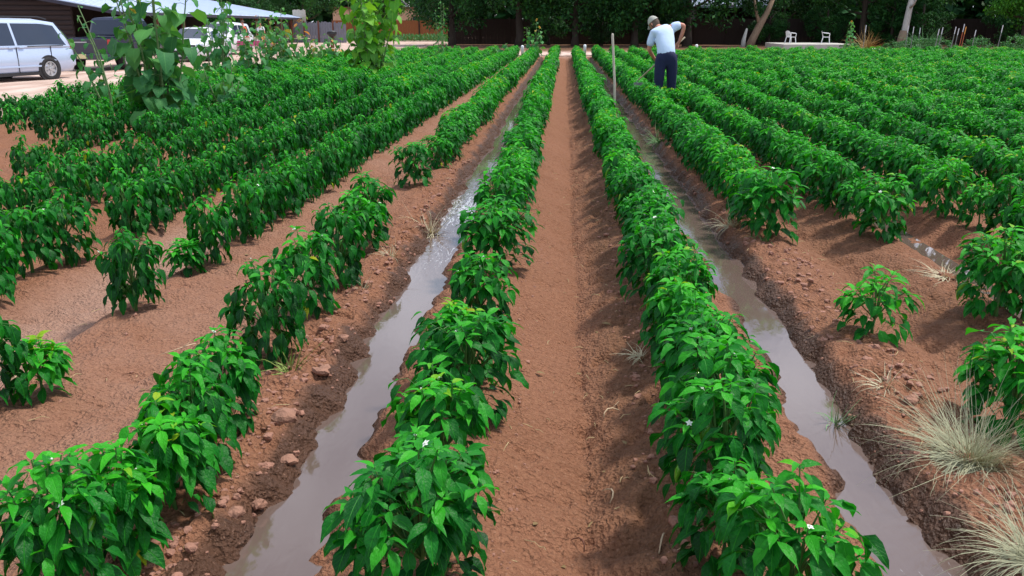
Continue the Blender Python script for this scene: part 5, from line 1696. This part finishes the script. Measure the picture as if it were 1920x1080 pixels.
# loose straw and stalks
rg = np.random.default_rng(21)
def litter_pts(n):
    y = 2 + 9 * rg.random(n) ** 1.6
    x = np.where(rg.random(n) < .30, rg.normal(.25, .18, n), np.where(rg.random(n) < .5, rg.normal(1.75, .28, n), rg.uniform(-3.1, -.0, n)))
    x = np.where(np.abs(x + .93) < .2, x - .35, x)
    x = np.where(np.abs(x - 1.17) < .18, x + .4, x)
    return x, y
n = 330
x, y = litter_pts(n); z = ground_z(x, y) + .004
mb = MB()
for k in range(n):
    a = rg.uniform(0, TAU); l = rg.uniform(.02, .085); c = rg.uniform(-.35, .35)
    pts = []
    for i in range(4):
        v = i / 3; aa = a + c * v
        pts.append((x[k] + l * v * math.cos(aa), y[k] + l * v * math.sin(aa), z[k] + .008 * math.sin(v * 3.1) * rg.uniform(.4, 1.6)))
    mb.tube(pts, [.0014, .0019, .0015, .0006], 4, caps=False)
tag(mb.build('straw_litter', M_STRAW), 'scattered bits of straw lying on the soil', 'straw', kind='stuff')
M_STALK = simple('pale_stalk', (.56, .42, .27), .85, var=.3, scale=30)
for k, (x_, y_, a, l, lb) in enumerate([(-1.95, 4.35, -1.0, .22, 'forked pale stalk lying on the left brown slope'), (-1.62, 4.75, -.8, .10, 'small straight straw right of the forked stalk on the slope'),
                                        (.10, 2.72, 1.25, .08, 'dark twig lying in the middle of the bare furrow'), (.21, 3.72, 1.6, .11, 'curled pale root in the bare furrow bottom'), (.34, 2.55, 1.3, .12, 'pale stalk in the near right part of bare furrow'),
                                        (.20, 2.95, .7, .09, 'short pale straw standing at the furrow bottom'), (1.34, 4.55, .3, .22, 'long curved yellow stalk arching over the right channel edge'), (-2.62, 3.75, .7, .10, 'bent tan stalk near the left edge plants')]):
    mb = MB(); zz = float(ground_z(np.array([x_]), np.array([y_]))[0]) + .008
    pts = [(x_ + l * v * math.cos(a + 1.2 * v * ((k % 3) - 1)), y_ + l * v * math.sin(a + 1.2 * v * ((k % 3) - 1)), zz + .03 * math.sin(v * 3.1)) for v in (0, .2, .4, .6, .8, 1)]
    mb.tube(pts, [.002, .003, .0036, .003, .0025, .001], 5)
    if k in (0, 3): mb.tube([pts[3], (pts[3][0] + .03, pts[3][1] + .03, pts[3][2] + .02)], [.002, .001], 4)
    tag(mb.build('dry_stalk', M_POST if k == 2 else M_STALK, None, True), lb, 'stalk')


def clod_geo(rg, s):
    bm = bmesh.new(); bmesh.ops.create_icosphere(bm, subdivisions=2, radius=1)
    o1 = rg.uniform(0, 50)
    vs = np.array([v.co[:] for v in bm.verts]); fs = [tuple(v.index for v in f.verts) for f in bm.faces]; bm.free()
    nz = vnoise(vs[:, 0] * 1.6 + o1, vs[:, 1] * 1.6 + vs[:, 2] * 1.3, 7) * .9 + vnoise(vs[:, 0] * 4 + o1, vs[:, 1] * 4 - vs[:, 2] * 3, 8) * .35
    vs = np.sign(vs) * np.abs(vs) ** .75 * (.45 + 1.15 * nz)[:, None] * np.array([1, rg.uniform(.7, 1.1), rg.uniform(.5, .75)]) * s
    a = rg.uniform(0, TAU)
    vs = vs @ np.array([[math.cos(a), math.sin(a), 0], [-math.sin(a), math.cos(a), 0], [0, 0, 1]])
    return vs, fs


M_DEADLEAF = simple('dead_leaf', (.20, .13, .05), .8, var=.5, scale=3)
M_CLOD = simple('soil_clod', (.33, .165, .115), .97, var=.3, scale=30, bump=1.0)
M_CLOD2 = simple('light_soil_clod', (.32, .165, .112), .97, var=.25, scale=30, bump=1.0)
n = 3600
mb = MB()
yv = 2 + 9 * rg.random(n) ** 1.5
side = rg.random(n)
yv = np.where(side > .5, 2 + 8 * rg.random(n) ** 1.3, yv)
xv = np.where(side < .22, rg.normal(-1.22, .085, n), np.where(side < .44, rg.normal(1.56, .14, n), np.where(side < .56, rg.normal(.36, .14, n), np.where(side < .6, rg.normal(.10, .03, n), np.where(side < .8, rg.uniform(-.4, .6, n), rg.uniform(-2.9, 2.8, n))))))
zv = ground_z(xv, yv)
for k in range(n):
    s = (.005 + .013 * rg.random() ** 2.5) if side[k] < .6 else (.003 + .006 * rg.random() ** 2)
    if zv[k] < WATER_Z + .012: continue
    vs, fs = clod_geo(rg, s)
    mb.add(vs + np.array([xv[k], yv[k], zv[k] + s * .15]), fs)
tag(mb.build('soil_crumbs', M_CLOD), 'crumbs and small lumps of red soil on the banks', 'soil', kind='stuff')
for k, (px, py, s, lb) in enumerate([(-1.14, 3.30, .042, 'largest pale clod on the left bank beside the leafy row'), (-1.13, 3.85, .036, 'pale clod on the left bank below the wilted weed'), (-1.10, 2.62, .030, 'rounded clod on the left bank, nearest the corner plants'),
                                     (-1.13, 4.3, .026, 'small clod on the left bank above the wilted weed'), (-1.05, 3.05, .026, 'darker clod near the water on the left bank'), (1.50, 3.55, .03, 'clod beside the low straw clump on right bank'), (-1.07, 2.75, .022, 'small split clod low on the left bank')]):
    vs, fs = clod_geo(rg, s)
    me = make_mesh('soil_clod', vs, fs, M_CLOD2); o = link_mesh('soil_clod', me); o.location = (px, py, float(ground_z(np.array([px]), np.array([py]))[0]) + s * .25)
    tag(o, lb, 'clod', 'larger clods on the channel banks')

# a few fallen leaves on the soil
n = 70
x = np.where(rg.random(n) < .5, rg.normal(.0, .45, n), rg.normal(-1.9, .6, n)); y = 2 + 8 * rg.random(n) ** 1.3
P = np.stack([x, y, ground_z(x, y) + .006], -1); a0 = rg.uniform(-.1, .3, n)
L = rg.uniform(.03, .07, n)
o = link_mesh('fallen_leaves', leaf_mesh('fallen_leaves', [leaf_geo(P, rg.uniform(0, TAU, n), a0, a0 - .4, L, L * .45, 2, rg.uniform(-.3, .3, n), .3, rg.uniform(0, .3, n))], M_DEADLEAF))
tag(o, 'a few dry fallen leaves lying on the soil', 'leaves', kind='stuff')
